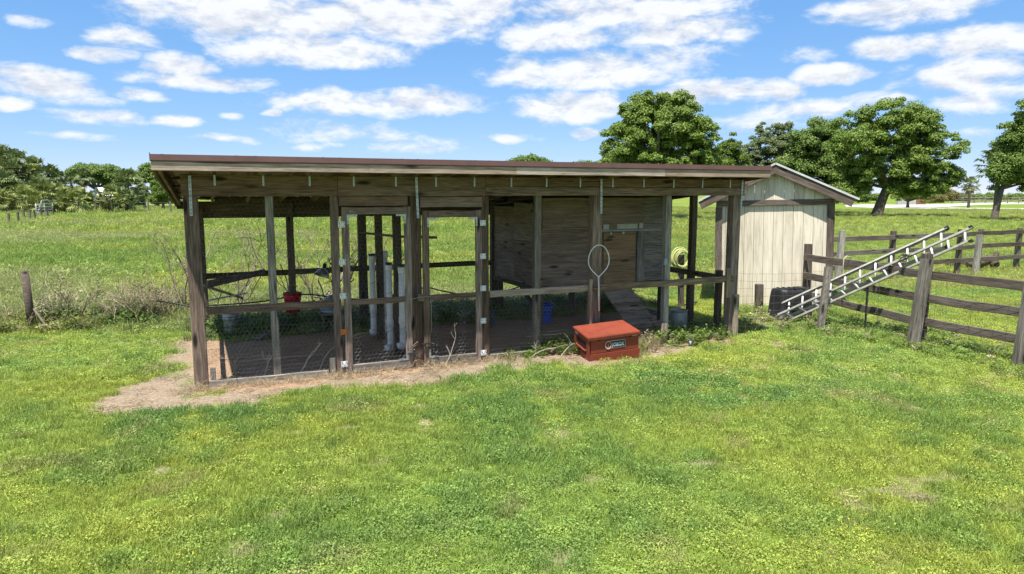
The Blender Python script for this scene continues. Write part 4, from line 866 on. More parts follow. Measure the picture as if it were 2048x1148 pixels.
# twigs, litter
def twig(name, px, py, seed, L0, label, d=None, z0=.02, mat=None, lev=3, flat=True, th=.006):
    r = random.Random(seed); t = MB()
    def grow(p, dr, L_, k):
        P = [p]; q = p; d2 = dr
        for i in range(3): d2 = (d2 + Vector((r.uniform(-.35, .35), r.uniform(-.35, .35), r.uniform(-.25, .25)))).normalized(); q = q + d2 * L_ / 3; q.z = max(q.z, .01); P.append(q)
        t.tube(P, [th * (.6 ** k), th * .9 * (.6 ** k), th * .75 * (.6 ** k), th * .6 * (.6 ** k)], 4)
        if k < lev:
            for i in range(2): grow(P[r.choice((1, 2, 3))], (d2 + Vector((r.uniform(-1, 1), r.uniform(-.6, .6), r.uniform(-.1, .8)))).normalized(), L_ * r.uniform(.4, .65), k + 1)
    p = G(px, py, z0); o = empty(name, (p.x, p.y, 0)); grow(Vector((0, 0, z0)), Vector((.5, -.1, .6)), L0, 0); m = t.build('twig', mat or M_TWIG, o); tag(o, label, 'twig'); return o
twig('forked_twig', 1122, 712, 5, .24, 'bleached forked twig standing left of the red chest'); twig('fallen_twig', 1060, 716, 9, .32, 'thin pale twig lying on the soil left of the chest', lev=2)
twig('curved_twig', 640, 740, 14, .42, 'pale curved twig caught in the wire left of the doors'); twig('root_tangle', 528, 752, 21, .28, 'bleached root tangle at the foot of the second post', th=.010)
twig('bent_twig', 600, 746, 33, .30, 'bent bleached twig right of the second post', th=.009); twig('door_twig', 790, 735, 8, .35, 'dry twig leaning on the bottom of the left door'); twig('door_stalk', 892, 728, 18, .33, 'dry stalk caught at the bottom of the right door')
twig('corner_twig', 470, 760, 28, .40, 'thin dry twig inside the left corner of the coop', mat=M_TWIGB); twig('brown_stick', 760, 715, 30, .32, 'brown stick lying inside the left door', mat=M_TWIGB)
p_ = G(1382, 692); o_ = empty('white_litter', (p_.x, p_.y, 0), .4); tag(o_, 'scrap of crumpled white litter in the weeds right of the chest', 'litter')
t_ = MB(); t_.add([(-.05, 0, .01), (.02, -.03, .02), (.05, .02, .09), (.0, .04, .13), (-.03, .02, .07), (.01, -.01, .07)], [(0, 1, 5), (1, 2, 5), (2, 3, 5), (3, 4, 5), (4, 0, 5)]); t_.build('scrap', M_LABEL, o_)
# ------------------------------------------------------------------ the pale shed
def build_shed():
    ang = math.atan2(-.6, 2.06); o = empty('garden_shed', (4.05, 13.82, 0), rot=(0, -.004, ang)); o.rotation_euler = Matrix.Rotation(ang, 3, 'Z').to_euler()
    o.rotation_euler = (Matrix.Rotation(ang, 3, 'Z') @ Matrix.Rotation(math.radians(-1.3), 3, 'Y')).to_euler()
    tag(o, 'small pale painted gable shed with brown trim boards and a tin roof', 'shed')
    b = lambda n, p0, p1, w_, h_, m, **k: board(n, p0, p1, w_, h_, m, o, **k)
    Wd, Dp, ze, zw, za = 2.13, 2.6, 1.97, 2.23, 2.74; cx = Wd / 2
    def zr(x): return za - abs(x - cx) * (za - zw) / cx
    n = 12; pw = Wd / n
    for gable in (False, True):
        for i in range(n):
            x0, x1 = i * pw + .0028, (i + 1) * pw - .0028; xs = [x0, x1] if not (x0 < cx < x1) else [x0, cx, x1]
            y = random.uniform(-.002, .002) - (.034 if gable else 0); V = []; zb = ze + .03 if gable else 0
            for yy in (y - .012, y + .012): V += [(x0, yy, zb), (x1, yy, zb)] + [(x, yy, zr(x) - .02 if gable else ze + .02) for x in xs[::-1]]
            k = len(V) // 2; F = [tuple(range(k)), tuple(range(2 * k - 1, k - 1, -1))] + [(j, k + j, k + (j + 1) % k, (j + 1) % k) for j in range(k)]
            xm = (x0 + x1) / 2; me = mesh('siding_plank', [(z - 1, yy, -(x - xm)) for x, yy, z in V], F); M = Matrix(((0, 0, -1, xm), (0, 1, 0, 0), (1, 0, 0, 1), (0, 0, 0, 1)))
            link('siding_plank', me, W_SIDING, o, M)
    t = MB(); t.box((cx, .03, 1.2), (Wd - .01, .012, 2.2)) ; t.V = [(x, y, min(z, zr(x) - .03)) for x, y, z in t.V]; t.build('wall', W_DARK, o)
    for x in (.012, Wd - .012):
        t = MB(); t.box((x, Dp / 2 + .04, 1.08), (.024, Dp - .04, 2.14)); t.build('wall', W_SIDING, o)
    t = MB(); t.box((cx, Dp + .03, 1.0), (Wd - .05, .024, 1.98)); t.build('wall', W_SIDING, o)
    b('corner_post', (.055, -.03, 0), (.055, -.03, ze - .03), .13, .036, W_SHEDT, up=(0, 1, 0)); b('corner_post', (Wd - .055, -.03, 0), (Wd - .055, -.03, ze + .01), .13, .036, W_SHEDT, up=(0, 1, 0))
    b('tie_beam', (.0, -.035, ze + .045), (cx + .33, -.035, ze + .045), .045, .105, W_SHEDT); b('tie_beam', (cx + .333, -.036, ze + .045), (Wd, -.036, ze + .045), .045, .105, W_SHEDT)
    b('king_post', (cx, -.052, ze + .1), (cx, -.016, za - .10), .02, .012, W_SIDING, up=(0, 1, 0))
    sl = (za - zw) / cx; ov = .34
    for sg in (-1, 1):
        e = Vector((cx + sg * (cx + ov), -.17, za - (cx + ov) * sl)); a = Vector((cx, -.17, za))
        nrm = Vector((sg * sl, 0, 1)).normalized()
        b('rake_board', a - nrm * .095 + Vector((sg * .003, 0, 0)), e - nrm * .095, .04, .15, W_SHEDT, up=tuple(nrm))
        t = MB(); X_ = (e - a).normalized(); Mr = Matrix((X_, Vector((0, 1, 0)) , X_.cross(Vector((0, 1, 0))))).transposed(); t.box((a + e) / 2 + X_ * .03 + nrm * .006 + Vector((0, -.036, 0)), ((e - a).length + .06, .006, .034), Mr); t.build('roof_edge', M_TIN, o)
        for k in range(4):   # tin sheets
            y0 = -.20 + k * .72; y1 = y0 + .725; V = []; F = []; m = 9
            for y in (y0, y1):
                for i in range(m): p = a.lerp(e + (e - a).normalized() * .05, i / (m - 1)); V.append((p.x, y, p.z + .006 + (.004 if k % 2 else 0)))
            V += [(x, y, z - .006) for x, y, z in V]; q = 2 * m
            for i in range(m - 1): F += [(i, i + 1, m + i + 1, m + i), (q + i, q + m + i, q + m + i + 1, q + i + 1), (i, q + i, q + i + 1, i + 1), (m + i, m + i + 1, q + m + i + 1, q + m + i)]
            F += [(m - 1, q + m - 1, q + 2 * m - 1, 2 * m - 1)]
            link('roof_sheet', mesh('roof_sheet', V, F), M_TIN, o)
        for y in (.3, 1.1, 1.9, 2.6): b('rafter', (cx + sg * .02, y, za - .06), (e.x - sg * .1, y, e.z - .06 + .1 * sl), .04, .09, W_SHEDT, up=(0, 0, 1))
build_shed()
g_ = G(1495, 613); o_ = board('round_stub', (g_.x + .02, 13.05, 0), (g_.x - .0, 13.05, .52), .14, .14, W_FENCE, up=(0, 1, 0), ch=.05); tag(o_, 'short thick weathered stub post in front of the pale shed wall', 'post')

# ------------------------------------------------------------------ fences
def gridwire(pts, z0, zt, step, rows, r=.0016):
    """welded field wire hung between points"""
    P0 = []; P1 = []
    for a, b in zip(pts[:-1], pts[1:]):
        a = Vector((a[0], a[1], 0)); b = Vector((b[0], b[1], 0)); L_ = (b - a).length; n = max(1, int(L_ / step))
        for k in range(rows + 1):
            f = k / rows; z = z0 + (zt - z0) * f
            for i in range(n):
                q0, q1 = a.lerp(b, i / n), a.lerp(b, (i + 1) / n); s0 = -.03 * math.sin(math.pi * i / n) * f + .006 * math.sin(i * 2.3 + k); s1 = -.03 * math.sin(math.pi * (i + 1) / n) * f + .006 * math.sin((i + 1) * 2.3 + k)
                P0.append((q0.x, q0.y, z + s0)); P1.append((q1.x, q1.y, z + s1))
        for i in range(n + 1):
            q = a.lerp(b, i / n); s = -.03 * math.sin(math.pi * i / n)
            P0.append((q.x, q.y, z0)); P1.append((q.x + .01 * math.sin(i * 3), q.y, zt + s))
    return tubes(P0, P1, r)
def build_wire_fence():
    o = empty('wire_fence', (5.05, 11.23, 0)); tag(o, 'sagging welded wire fence from the coop corner past the shed and ladder', 'wire fence')
    R = lambda p: Vector(p) - Vector((5.05, 11.23, 0))
    board('post', R((5.03, 11.23, 0)), R((5.12, 11.27, 1.03)), .10, .085, W_GREY, o, up=(0, 1, 0)); board('post', R((5.87, 10.05, 0)), R((6.0, 10.08, 1.27)), .14, .12, W_GREY, o, up=(0, 1, 0))
    board('post', R((6.53, 8.80, 0)), R((6.62, 8.82, 1.28)), .14, .12, W_GREY, o, up=(0, 1, 0))
    t = MB(); a = R((5.66, 11.05, 0)); t.box(a + Vector((0, 0, .42)), (.006, .035, .84)); t.box(a + Vector((.012, 0, .42)), (.024, .005, .84))
    for k in range(12): t.box(a + Vector((-.004, 0, .12 + .06 * k)), (.012, .012, .018))
    t.build('steel_post', M_TPOST, o)
    pts = [W(7.70, .02), (5.10, 11.19), (5.60, 10.58), (5.93, 9.97), (6.25, 9.4), (6.60, 8.72), (7.4, 7.2)]
    V, F = gridwire([R((p[0], p[1], 0)) for p in pts], .02, .98, .15, 8, .0016); link('wire_mesh', fmesh('wire_mesh', V, F), M_WIREO, o)
build_wire_fence()
def board_fence(name, posts, zs, label, pw=.12, bh=.125, ztop=1.28, out=(0, 0), mat=None):
    o = empty(name, (posts[0][0], posts[0][1], 0)); tag(o, label, 'board fence'); q = lambda x, y, z: Vector((x - posts[0][0], y - posts[0][1], z))
    for (x, y) in posts: board('post', q(x, y, 0), q(x + random.uniform(-.03, .03), y, ztop + random.uniform(-.06, .05)), pw, pw * .9, W_FENCE, o, up=(0, 1, 0))
    for (a, b) in zip(posts[:-1], posts[1:]):
        for z in zs: board('fence_board', q(a[0] + out[0], a[1] + out[1], z + random.uniform(-.02, .02)), q(b[0] + out[0], b[1] + out[1], z + random.uniform(-.02, .02)), .03, bh, mat or W_FENCE, o, warp=.012)
    return o
board_fence('board_fence', [(5.62, 13.25), (6.12, 10.30), (6.68, 8.78), (7.5, 6.6)], (1.03, .68, .32), 'brown three board fence running from the shed towards the camera behind the ladder', out=(-.085, -.03))
bf = G(1690, 560); 
board_fence('board_fence', [(7.75, 17.3), (9.9, 18.2), (12.4, 19.4), (13.35, 20.0), (14.9, 20.6), (17.6, 21.5)], (1.10, .73, .37), 'far three board paddock fence crossing behind the shed and ladder', pw=.12, bh=.12, ztop=1.26, out=(0, -.075))
for (px, py, d, zt, lab) in ((1676, 540, 17.0, 1.32, 'leaning old fence post just right of the shed wall'), (1950, 540, 19.2, 1.1, 'greenish post in front of the far paddock fence beside the dark logs')):
    p = D(px, 540, d); t = board('fence_post', (p.x, d, 0), (p.x + .05, d, zt), .13, .11, W_GREY, up=(0, 1, 0)); tag(t, lab, 'post')
def build_rope():
    P = [D(1703, 516, 11.9), D(1694, 512, 11.86), D(1688, 517, 11.84), D(1686, 535, 11.84), D(1688, 555, 11.84), D(1686, 566, 11.84)]
    rod('hanging_rope', P, .008, M_ROPE, 'tan rope end hanging over the top board of the near fence', 'rope', 6)
build_rope()

# ------------------------------------------------------------------ ladder and tub
def build_ladder():
    o = empty('extension_ladder', (4.7, 11.95, 0)); tag(o, 'two section aluminium extension ladder propped slanting along the board fence', 'ladder'); O = Vector((4.7, 11.95, 0))
    def pt(px, py, d): return D(px, py, d) - O
    secs = [((1563, 607, 12.10), (1896, 455, 10.62), (1560, 643, 11.95), (1897, 494, 10.47)), ((1552, 630, 11.95), (1944, 453, 10.22), (1578, 643, 11.86), (1944, 481, 10.10))]
    nr = 11
    for si, (a0, a1, b0, b1) in enumerate(secs):
        A0, A1, B0, B1 = pt(*a0), pt(*a1), pt(*b0), pt(*b1); X = (A1 - A0).normalized(); up = ((A0 + A1) / 2 - (B0 + B1) / 2).normalized()
        for P, Q, s in ((A0, A1, -1), (B0, B1, 1)):
            X = (Q - P).normalized(); Yv = up.cross(X).normalized(); L_ = (Q - P).length; t = MB(); Mr = Matrix((X, Yv, up)).transposed(); mid = (P + Q) / 2
            t.box(mid, (L_, .075, .004), Mr); t.box(mid + Mr @ Vector((0, .036, s * .014)), (L_, .004, .028), Mr); t.box(mid + Mr @ Vector((0, -.036, s * .014)), (L_, .004, .028), Mr)
            t.build('side_rail', M_ALU, o)
            for e, k in ((P, 1), (Q, -1)):
                t = MB(); t.box(e + X * .015 * k, (.05, .082, .034), Mr); t.build('end_cap', M_BLACK if k < 0 or si else M_ALU, o)
        n = nr if si == 0 else 13
        for i in range(n):
            f = (i + .6) / n; a, b = A0.lerp(A1, f), B0.lerp(B1, f); t = MB(); t.tube([a, b], .0165, 8); t.build('rung', M_ALUW, o)
    t = MB(); r = random.Random(8); c = pt(1808, 516, 10.55)
    for k in range(3): t.tube([c + Vector((r.uniform(-.08, .08) + .04 * math.cos(i), r.uniform(-.05, .05), r.uniform(-.05, .05) + .03 * math.sin(i))) for i in range(9)], .006, 5)
    t.build('pulley_rope', M_HOSEK, o)
build_ladder()
def build_tub():
    o = empty('black_tub', (4.95, 12.3, 0), .25); o.scale = (.88, .88, .92); tag(o, 'upturned black plastic tub with ribbed sides behind the foot of the ladder', 'tub')
    V = []; F = []; n = 40
    rings = [(1.0, 0, .0), (1.0, .03, 0), (.96, .035, 0), (.93, .22, 1), (.90, .40, 1), (.86, .52, 1), (.82, .57, .3), (.74, .59, 0), (.70, .575, 0), (.3, .57, 0), (.0, .57, 0)]
    for (s, z, rb) in rings:
        for k in range(n):
            a = 2 * math.pi * k / n; ca, sa = math.cos(a), math.sin(a); ex = .45
            x = abs(ca) ** ex * math.copysign(1, ca) * .42 * s; y = abs(sa) ** ex * math.copysign(1, sa) * .30 * s; f = 1 - .05 * rb * (k % 4 < 2)
            V.append((x * f, y * f, z + (.012 * math.sin(a * 2 + 1) if s < .85 else 0)))
    for i in range(len(rings) - 1): F += [(i * n + k, i * n + (k + 1) % n, (i + 1) * n + (k + 1) % n, (i + 1) * n + k) for k in range(n)]
    link('shell', mesh('shell', V, F, True), M_BLACK, o)
    t = MB()
    for i in range(4): t.box((-.2 + .13 * i, 0, .588), (.03, .36, .02), None)
    t.build('top_rib', M_BLACK, o); t = MB(); t.tube([(-.30, -.29, .30), (-.30, -.34, .31), (-.12, -.34, .31), (-.12, -.29, .30)], .015, 7); t.build('handle', M_BLACK, o)
build_tub()
def build_wheel():
    p = G(1590, 634); o = empty('plastic_dish', (p.x, p.y - .1, .05), .3); tag(o, 'flattened dark plastic dish lying under the ladder foot in front of the tub', 'dish'); t = MB()
    t.lathe([(0, .07), (.12, .075), (.16, .05), (.20, .045), (.22, .0), (.21, -.03), (0, -.03)], 22); t.build('disc', M_BLACK, o)
build_wheel()
def build_logs():
    for i, (px, py, d, L_, r, az, tl, lab) in enumerate(((1965, 532, 20.9, 1.0, .13, .3, .12, 'dark split log lying by the far paddock fence'), (1925, 523, 21.2, .8, .10, -.5, .05, 'paler rotten log leaning at the back of the dark logs'), (1990, 525, 20.8, .6, .09, .9, .35, 'short dark log standing up at the right of the log heap'))):
        p = D(px, py, d); o = empty('log', (p.x, d, 0), az); tag(o, lab, 'log'); t = MB(); rr = random.Random(i)
        P = [(-L_ / 2 + L_ * k / 6, rr.uniform(-.04, .04), r + tl * k / 6 + rr.uniform(-.02, .02)) for k in range(7)]; t.tube(P, [r * rr.uniform(.75, 1.15) for k in P], 9)
        t.tube([(.1, 0, r), (.22, .12, r + .28)], [r * .5, r * .2], 6); t.build('bark_log', W_DARK, o)
build_logs()
def build_left_fence():
    p = G(66, 660); o = empty('wire_fence', (p.x, p.y, 0)); tag(o, 'weed grown wire fence with one dark round post at the left of the coop', 'wire fence'); O = Vector((p.x, p.y, 0))
    t = MB(); t.tube([(.0, 0, 0), (-.03, 0, .45), (-.05, 0, .97)], [.065, .06, .058], 12); t.build('post', W_FENCE, o)
    t = MB(); t.tube([(.02, .02, .36), (.46, -.25, .0)], .018, 7); t.build('brace', W_FENCE, o)
    pts = [(-16, 10.2), (-11, 10.9), (p.x, p.y), (-6.2, 11.5), (W(.05, 3.6).x, W(.05, 3.6).y)]
    V, F = gridwire([Vector((a, b, 0)) - O for a, b in pts], .05, .86, .18, 5, .0015); link('wire_mesh', fmesh('wire_mesh', V, F), M_WIREO, o)
build_left_fence()
def build_far_posts():
    posts = [(19, 453, 443), (37, 449, 429), (49, 446, 420), (62, 445, 419), (71, 443, 423), (84, 440, 423), (96, 438, 421), (107, 436, 418)]
    o = None
    A = G(19, 453); o = empty('post_fence', (A.x, A.y, 0)); tag(o, 'line of dark posts with wire at the far left edge of the field', 'fence'); prev = None
    for (px, py, ty) in posts:
        p = G(px, py); h = CH - (ty - HY) / FPX * p.y; h = max(.9, CH - (ty - HY) / FPX * p.y + .02); q = p - Vector((A.x, A.y, 0)); board('post', q, q + Vector((random.uniform(-.06, .06), 0, h)), .11, .11, W_FENCE, o, up=(0, 1, 0))
        if prev is not None:
            t = MB(); [t.tube([prev + Vector((0, 0, z)), q + Vector((0, 0, z))], .012, 4) for z in (.5, .95)]; t.build('wire', M_WIREO, o)
        prev = q
    g0, g1 = G(74, 437), G(107, 434); o = empty('field_gate', (g0.x, g0.y, 0)); tag(o, 'pale tubular steel field gate beside the palms at far left', 'gate'); dv = Vector((g1.x - g0.x, g1.y - g0.y, 0)); t = MB()
    for z in (.25, .5, .75, 1.0, 1.3): t.tube([Vector((0, 0, z)), dv + Vector((0, 0, z))], .03, 6)
    t.tube([Vector((0, 0, .1)), dv * .35 + Vector((0, 0, 1.6))], .035, 6); t.tube([dv * .35 + Vector((0, 0, 1.6)), dv * .75 + Vector((0, 0, 1.65)), dv + Vector((0, 0, 1.0))], .035, 6)
    for f in (0, .5, 1): t.tube([dv * f + Vector((0, 0, .0)), dv * f + Vector((0, 0, 1.35))], .035, 6)
    t.build('gate_frame', M_STEEL, o)
    A = G(193, 427); o = empty('post_fence', (A.x, A.y, 0)); tag(o, 'distant wire fence of thin posts crossing the field behind the palms', 'fence'); prev = None
    for px, py, hh in ((193, 427, 1.5), (260, 427.5, 1.3), (297, 427.5, 1.6), (342, 428.5, 1.4), (366, 426, 1.5), (430, 427, 1.4)):
        p = G(px, py); q = p - Vector((A.x, A.y, 0)); board('post', q, q + Vector((0, 0, hh)), .16, .16, W_GREY, o, up=(0, 1, 0))
        if prev is not None:
            t = MB(); [t.tube([prev + Vector((0, 0, z)), q + Vector((0, 0, z))], .012, 4) for z in (.5, .9, 1.25)]; t.build('wire', M_WIREO, o)
        prev = q
build_far_posts()

# ------------------------------------------------------------------ bare shrubs and saplings behind the coop
LEAF_BARE = leafmat('small_pale_leaf', [(.16, .20, .07), (.27, .26, .12), (.34, .28, .16)], trans=.3)
def bare_shrub(px, d, h, seed, n, label, sp=.5, leaves=160):
    p = D(px, 500, d); o = empty('bare_shrub', (p.x, d, 0)); tag(o, label, 'shrub', 'bare shrubs behind the coop'); r = random.Random(seed); P0 = []; P1 = []; tips = []; TH_ = []
    def grow(p, dr, L_, k):
        q = p
        for i in range(3):
            dr = (dr + Vector((r.gauss(0, .16), r.gauss(0, .16), r.gauss(.02, .1)))).normalized(); e = q + dr * L_ / 3; P0.append(q); P1.append(e); TH_.append(k); q = e
            if k < 4 and r.random() < (.75 if k else .5): grow(q, (dr + Vector((r.gauss(0, .5), r.gauss(0, .5), r.gauss(.05, .35)))).normalized(), L_ * r.uniform(.45, .75), k + 1)
        tips.append(q)
    for i in range(n): grow(Vector((r.gauss(0, .12), r.gauss(0, .12), 0)), Vector((r.gauss(0, sp), r.gauss(0, sp), 1)).normalized(), h * r.uniform(.45, .75), 0)
    P0 = np.array([tuple(v) for v in P0]); P1 = np.array([tuple(v) for v in P1]); k = np.array(TH_); VV = []; FF = []; nb = 0
    for lv in range(5):
        m = k == lv
        if m.any(): V, F = tubes(P0[m], P1[m], .013 * .66 ** lv, 3); VV.append(V); FF.append(F + nb); nb += len(V)
    link('branches', fmesh('branches', np.concatenate(VV), np.concatenate(FF)), M_TWIGB, o)
    V = []; F = []
    for t_ in range(leaves):
        c = r.choice(tips) + Vector((r.gauss(0, .05), r.gauss(0, .05), r.gauss(0, .05))); a = Vector((r.gauss(0, 1), r.gauss(0, 1), r.gauss(0, 1))).normalized() * .022; bb = a.cross(Vector((r.gauss(0, 1), r.gauss(0, 1), 1))).normalized() * .012; k0 = len(V); V += [c - a, c - bb, c + a, c + bb]; F.append((k0, k0 + 1, k0 + 2, k0 + 3))
    link('leaves', mesh('leaves', V, F), LEAF_BARE, o)
bare_shrub(605, 13.2, 1.55, 1, 7, 'bare twiggy shrub seen between the second post and the left door')
bare_shrub(655, 12.9, 1.7, 2, 5, 'taller bare shrub right against the left door post')
bare_shrub(470, 13.4, 1.35, 3, 8, 'bare tan shrub seen between the corner post and the second post')
bare_shrub(368, 12.8, 1.5, 4, 6, 'bare shrub rising just left of the coop corner post')
bare_shrub(800, 13.3, 1.5, 5, 3, 'thin bare sapling seen behind the pipe feeders', .3)
bare_shrub(112, 11.5, .85, 6, 5, 'dry bushy shrub beside the dark round fence post', .6, 420)
bare_shrub(310, 11.8, .8, 7, 6, 'brushy dry shrub on the wire fence left of the coop', .7, 320)

# ------------------------------------------------------------------ trees
def leaf_cloud(clumps, per, size, seed, flat=.0):
    """many small bent leaf sprays round each clump (x, y, z, r)"""
    r = np.random.default_rng(seed); c = np.asarray(clumps, float); m = len(c); size = size * .54; n = np.maximum(10, (per * 1.9 * (c[:, 3] / c[:, 3].mean()) ** 2)).astype(int); idx = np.repeat(np.arange(m), n); N_ = len(idx)
    d = r.normal(size=(N_, 3)); d /= np.linalg.norm(d, axis=1)[:, None]; d[:, 2] = np.where(d[:, 2] < -.35, -d[:, 2] * .6, d[:, 2]); rad = c[idx, 3] * r.uniform(.25, 1.12, N_) ** .7
    P = c[idx, :3] + d * rad[:, None] * np.array([1, 1, .8]); nn = d + r.normal(size=(N_, 3)) * .55 + np.array([0, 0, .35]); nn /= np.linalg.norm(nn, axis=1)[:, None]
    t = np.cross(nn, r.normal(size=(N_, 3))); t /= np.linalg.norm(t, axis=1)[:, None]; b = np.cross(nn, t); s = (size * r.uniform(.5, 1.35, N_))[:, None]
    V = np.stack([P - t * s * .5, P - b * s * .32 - nn * s * .1, P + t * s * .5, P + b * s * .32 - nn * s * .1], 1).reshape(-1, 3); F = np.arange(N_ * 4).reshape(-1, 4)
    return V, F
OAK = leafmat('oak_leaves', [(.09, .15, .025), (.16, .24, .038), (.25, .33, .065)], trans=.3)
OAKD = leafmat('dark_oak_leaves', [(.07, .125, .025), (.125, .20, .035), (.21, .28, .055)], trans=.25)
OAKG = leafmat('grey_green_leaves', [(.10, .14, .055), (.16, .205, .08), (.25, .29, .125)], trans=.3)
OAKY = leafmat('bright_leaves', [(.075, .13, .015), (.12, .19, .022), (.19, .25, .035)], trans=.35)
PALMG = leafmat('palm_fan_green', [(.065, .105, .028), (.12, .16, .047), (.22, .255, .088)], trans=.2)
PALMY = leafmat('palm_fan_yellow', [(.11, .155, .036), (.18, .215, .052), (.30, .31, .10)], trans=.2)
PALMD = leafmat('dead_palm_frond', [(.13, .095, .055), (.22, .165, .10), (.30, .24, .155)], trans=.15)
def tree(name, base_px, d, lobes, label, mat, cl_r=1.15, ncl=70, per=210, size=.34, trunk_r=.45, seed=1, fork=.35, lean=0.0, cat='tree', group=None, flat=.8, trunk=True):
    """lobes: (px, py, rx_px, rz_px) read off the photo at distance d, turned into metres; the crown is round in depth too"""
    k = d / FPX; bx = D(base_px, HY, d).x; o = empty(name, (bx, d, 0)); tag(o, label, cat, group); r = random.Random(seed); cl = []; tot = sum(l[2] * l[3] for l in lobes); zc = []
    for (px, py, rx, rz) in lobes:
        cx, cz, ax, az_ = (px - 1024) * k - bx, CH - (py - HY) * k, rx * k, rz * k; ay = ax * flat; m = max(6, int(3.0 * ncl * rx * rz / tot)); zc.append((cx, cz, ax, az_))
        for i in range(m):
            z = 1 - 2 * (i + .5) / m; a = i * 2.39996 + r.uniform(-.5, .5); q = math.sqrt(max(0, 1 - z * z)); f = r.uniform(.5, 1.06); rr = cl_r * r.choice((r.uniform(.4, .65), r.uniform(.55, 1.1)))
            fx = max(.2, 1 - rr / max(ax, .1) * .75); fz = max(.2, 1 - rr / max(az_, .1) * .75)
            cl.append((cx + ax * fx * q * math.cos(a) * f * r.uniform(.85, 1.1), ay * fx * q * math.sin(a) * f, max(.8, cz + az_ * fz * z * f * r.uniform(.85, 1.12)), rr))
    V, F = leaf_cloud(cl, per, size, seed); link('crown', fmesh('crown', V, F), mat, o)
    if trunk:
        t = MB(); main = max(zc, key=lambda l: l[2] * l[3]); fz = max(1.2, (main[1] - main[3]) * fork + main[1] * (1 - fork) * .55); top = Vector((lean, 0, fz))
        t.tube([(0, 0, -.1), (.02, 0, .35), (lean * .4, 0, fz * .5), top], [trunk_r * 1.5, trunk_r * 1.05, trunk_r * .9, trunk_r * .8], 10)
        for c in r.sample(cl, min(len(cl), 16)):
            e = Vector(c[:3]); mid = top.lerp(e, .5) + Vector((r.uniform(-.4, .4), r.uniform(-.4, .4), r.uniform(-.2, .6))); t.tube([top - Vector((0, 0, .2)), mid, e], [trunk_r * .5, trunk_r * .26, trunk_r * .07], 6)
        t.build('trunk', M_BARK, o)
    return o
tree('oak_tree', 1757, 70, [(1770,258,72,66),(1822,262,50,56),(1702,288,72,64),(1842,315,78,62),(1712,350,62,50),(1790,325,76,60),(1874,350,50,42),(1810,378,62,28),(1688,382,46,28),(1850,378,56,24)], 'tall spreading oak with an exposed trunk right of the pale shed', OAK, 1.05, 105, 240, .36, .50, 3, lean=.9)
tree('oak_tree', 1655, 80, [(1636,298,76,68),(1606,345,66,50),(1680,330,70,66),(1655,392,70,26),(1594,300,40,46),(1705,385,40,30)], 'dense dark oak behind the shed roof, merging with the tall oak', OAKD, 1.25, 75, 260, .38, .5, 4)
tree('oak_tree', 1312, 62, [(1312,264,92,76),(1254,290,64,66),(1376,285,64,70),(1338,225,54,42),(1282,228,54,42),(1224,325,38,32),(1402,325,46,46),(1310,345,116,56)], 'broad round oak rising above the middle of the coop roof', OAK, .95, 120, 240, .33, .55, 5)
tree('feathery_tree', 1520, 84, [(1520,305,50,50),(1562,305,36,50),(1485,320,42,40),(1525,350,80,36),(1545,264,16,22),(1512,268,12,24),(1565,258,12,16)], 'feathery grey green tree between the round oak and the dark oak', OAKG, .75, 80, 200, .30, .4, 6)
tree('small_tree', 1445, 78, [(1450,304,36,44),(1442,350,60,40),(1428,328,30,38),(1470,335,36,36)], 'bright green small tree filling the gap right of the round oak', OAKY, .8, 34, 200, .32, .3, 7)
tree('distant_tree', 1058, 125, [(1055,328,42,18),(1080,332,28,14),(1030,334,26,12)], 'low round distant tree crown showing over the coop roof left of the broad oak', OAKD, 1.6, 26, 190, .55, .4, 8)
tree('distant_tree', 1165, 130, [(1165,335,34,14),(1205,335,30,16),(1140,338,20,8)], 'distant bright tree top just left of the broad round oak', OAKY, 1.4, 24, 170, .5, .4, 9)
tree('small_tree', 1817, 114, [(1815,385,40,20),(1800,395,30,10),(1835,392,28,14)], 'small young tree standing in front of the pale driveway', OAK, .9, 26, 170, .36, .22, 10)
tree('oak_tree', 1993, 59, [(2030,280,58,56),(2065,245,70,60),(2010,340,46,44),(2060,340,60,60),(1985,350,30,36),(2110,300,60,90)], 'oak at the right edge of the picture with a palm inside its crown', OAKD, .95, 95, 230, .32, .28, 11, lean=.4)
tree('distant_tree', 195, 118, [(190,345,36,20),(222,352,40,24),(160,350,20,14),(250,365,26,18)], 'dark round oaks far behind the palms and white roof', OAKD, 1.3, 60, 190, .48, .4, 12)
tree('distant_tree', 312, 112, [(306,350,22,26),(330,370,30,40),(285,358,22,20),(345,395,26,22)], 'tall dense distant tree just left of the coop roof corner', OAKD, 1.2, 50, 200, .46, .4, 13)
tree('small_tree', 325, 96, [(330,385,22,22),(318,400,20,14)], 'light green small tree in front of the distant dense tree by the coop', OAKY, .8, 20, 180, .34, .2, 14)
tree('small_tree', 288, 100, [(290,388,16,24),(278,405,16,12)], 'grey green narrow tree beside the light green small tree', OAKG, .8, 18, 180, .34, .2, 15)
for i, (px, w_, h_, d, lab, m) in enumerate(((1960, 46, 12, 190, 'far low tree line clump behind the driveway at right', OAKD), (2040, 40, 12, 185, 'far low tree clump at the right edge beyond the driveway', OAK), (1905, 24, 14, 175, 'far bushy clump left of the lone brown palm', OAKG), (1735, 26, 10, 180, 'far low bushes seen under the tall oak', OAKD), (60, 100, 22, 101, 'dark undergrowth filling the gaps behind the far left palm stand', OAKD), (175, 60, 14, 103, 'dark undergrowth behind the low palms and white roof', OAKD), (450, 70, 12, 200, 'far low tree clump hidden behind the coop left bay', OAKD), (1690, 30, 12, 150, 'far low bushes between the shed eave and tall oak trunk', OAKD))):
    tree('distant_bush', px, d, [(px, 396, w_, h_), (px + w_ * .6, 398, w_ * .5, h_ * .7)], lab, m, 1.3, 22, 150, .6, .2, 40 + i, cat='bush', trunk=False)
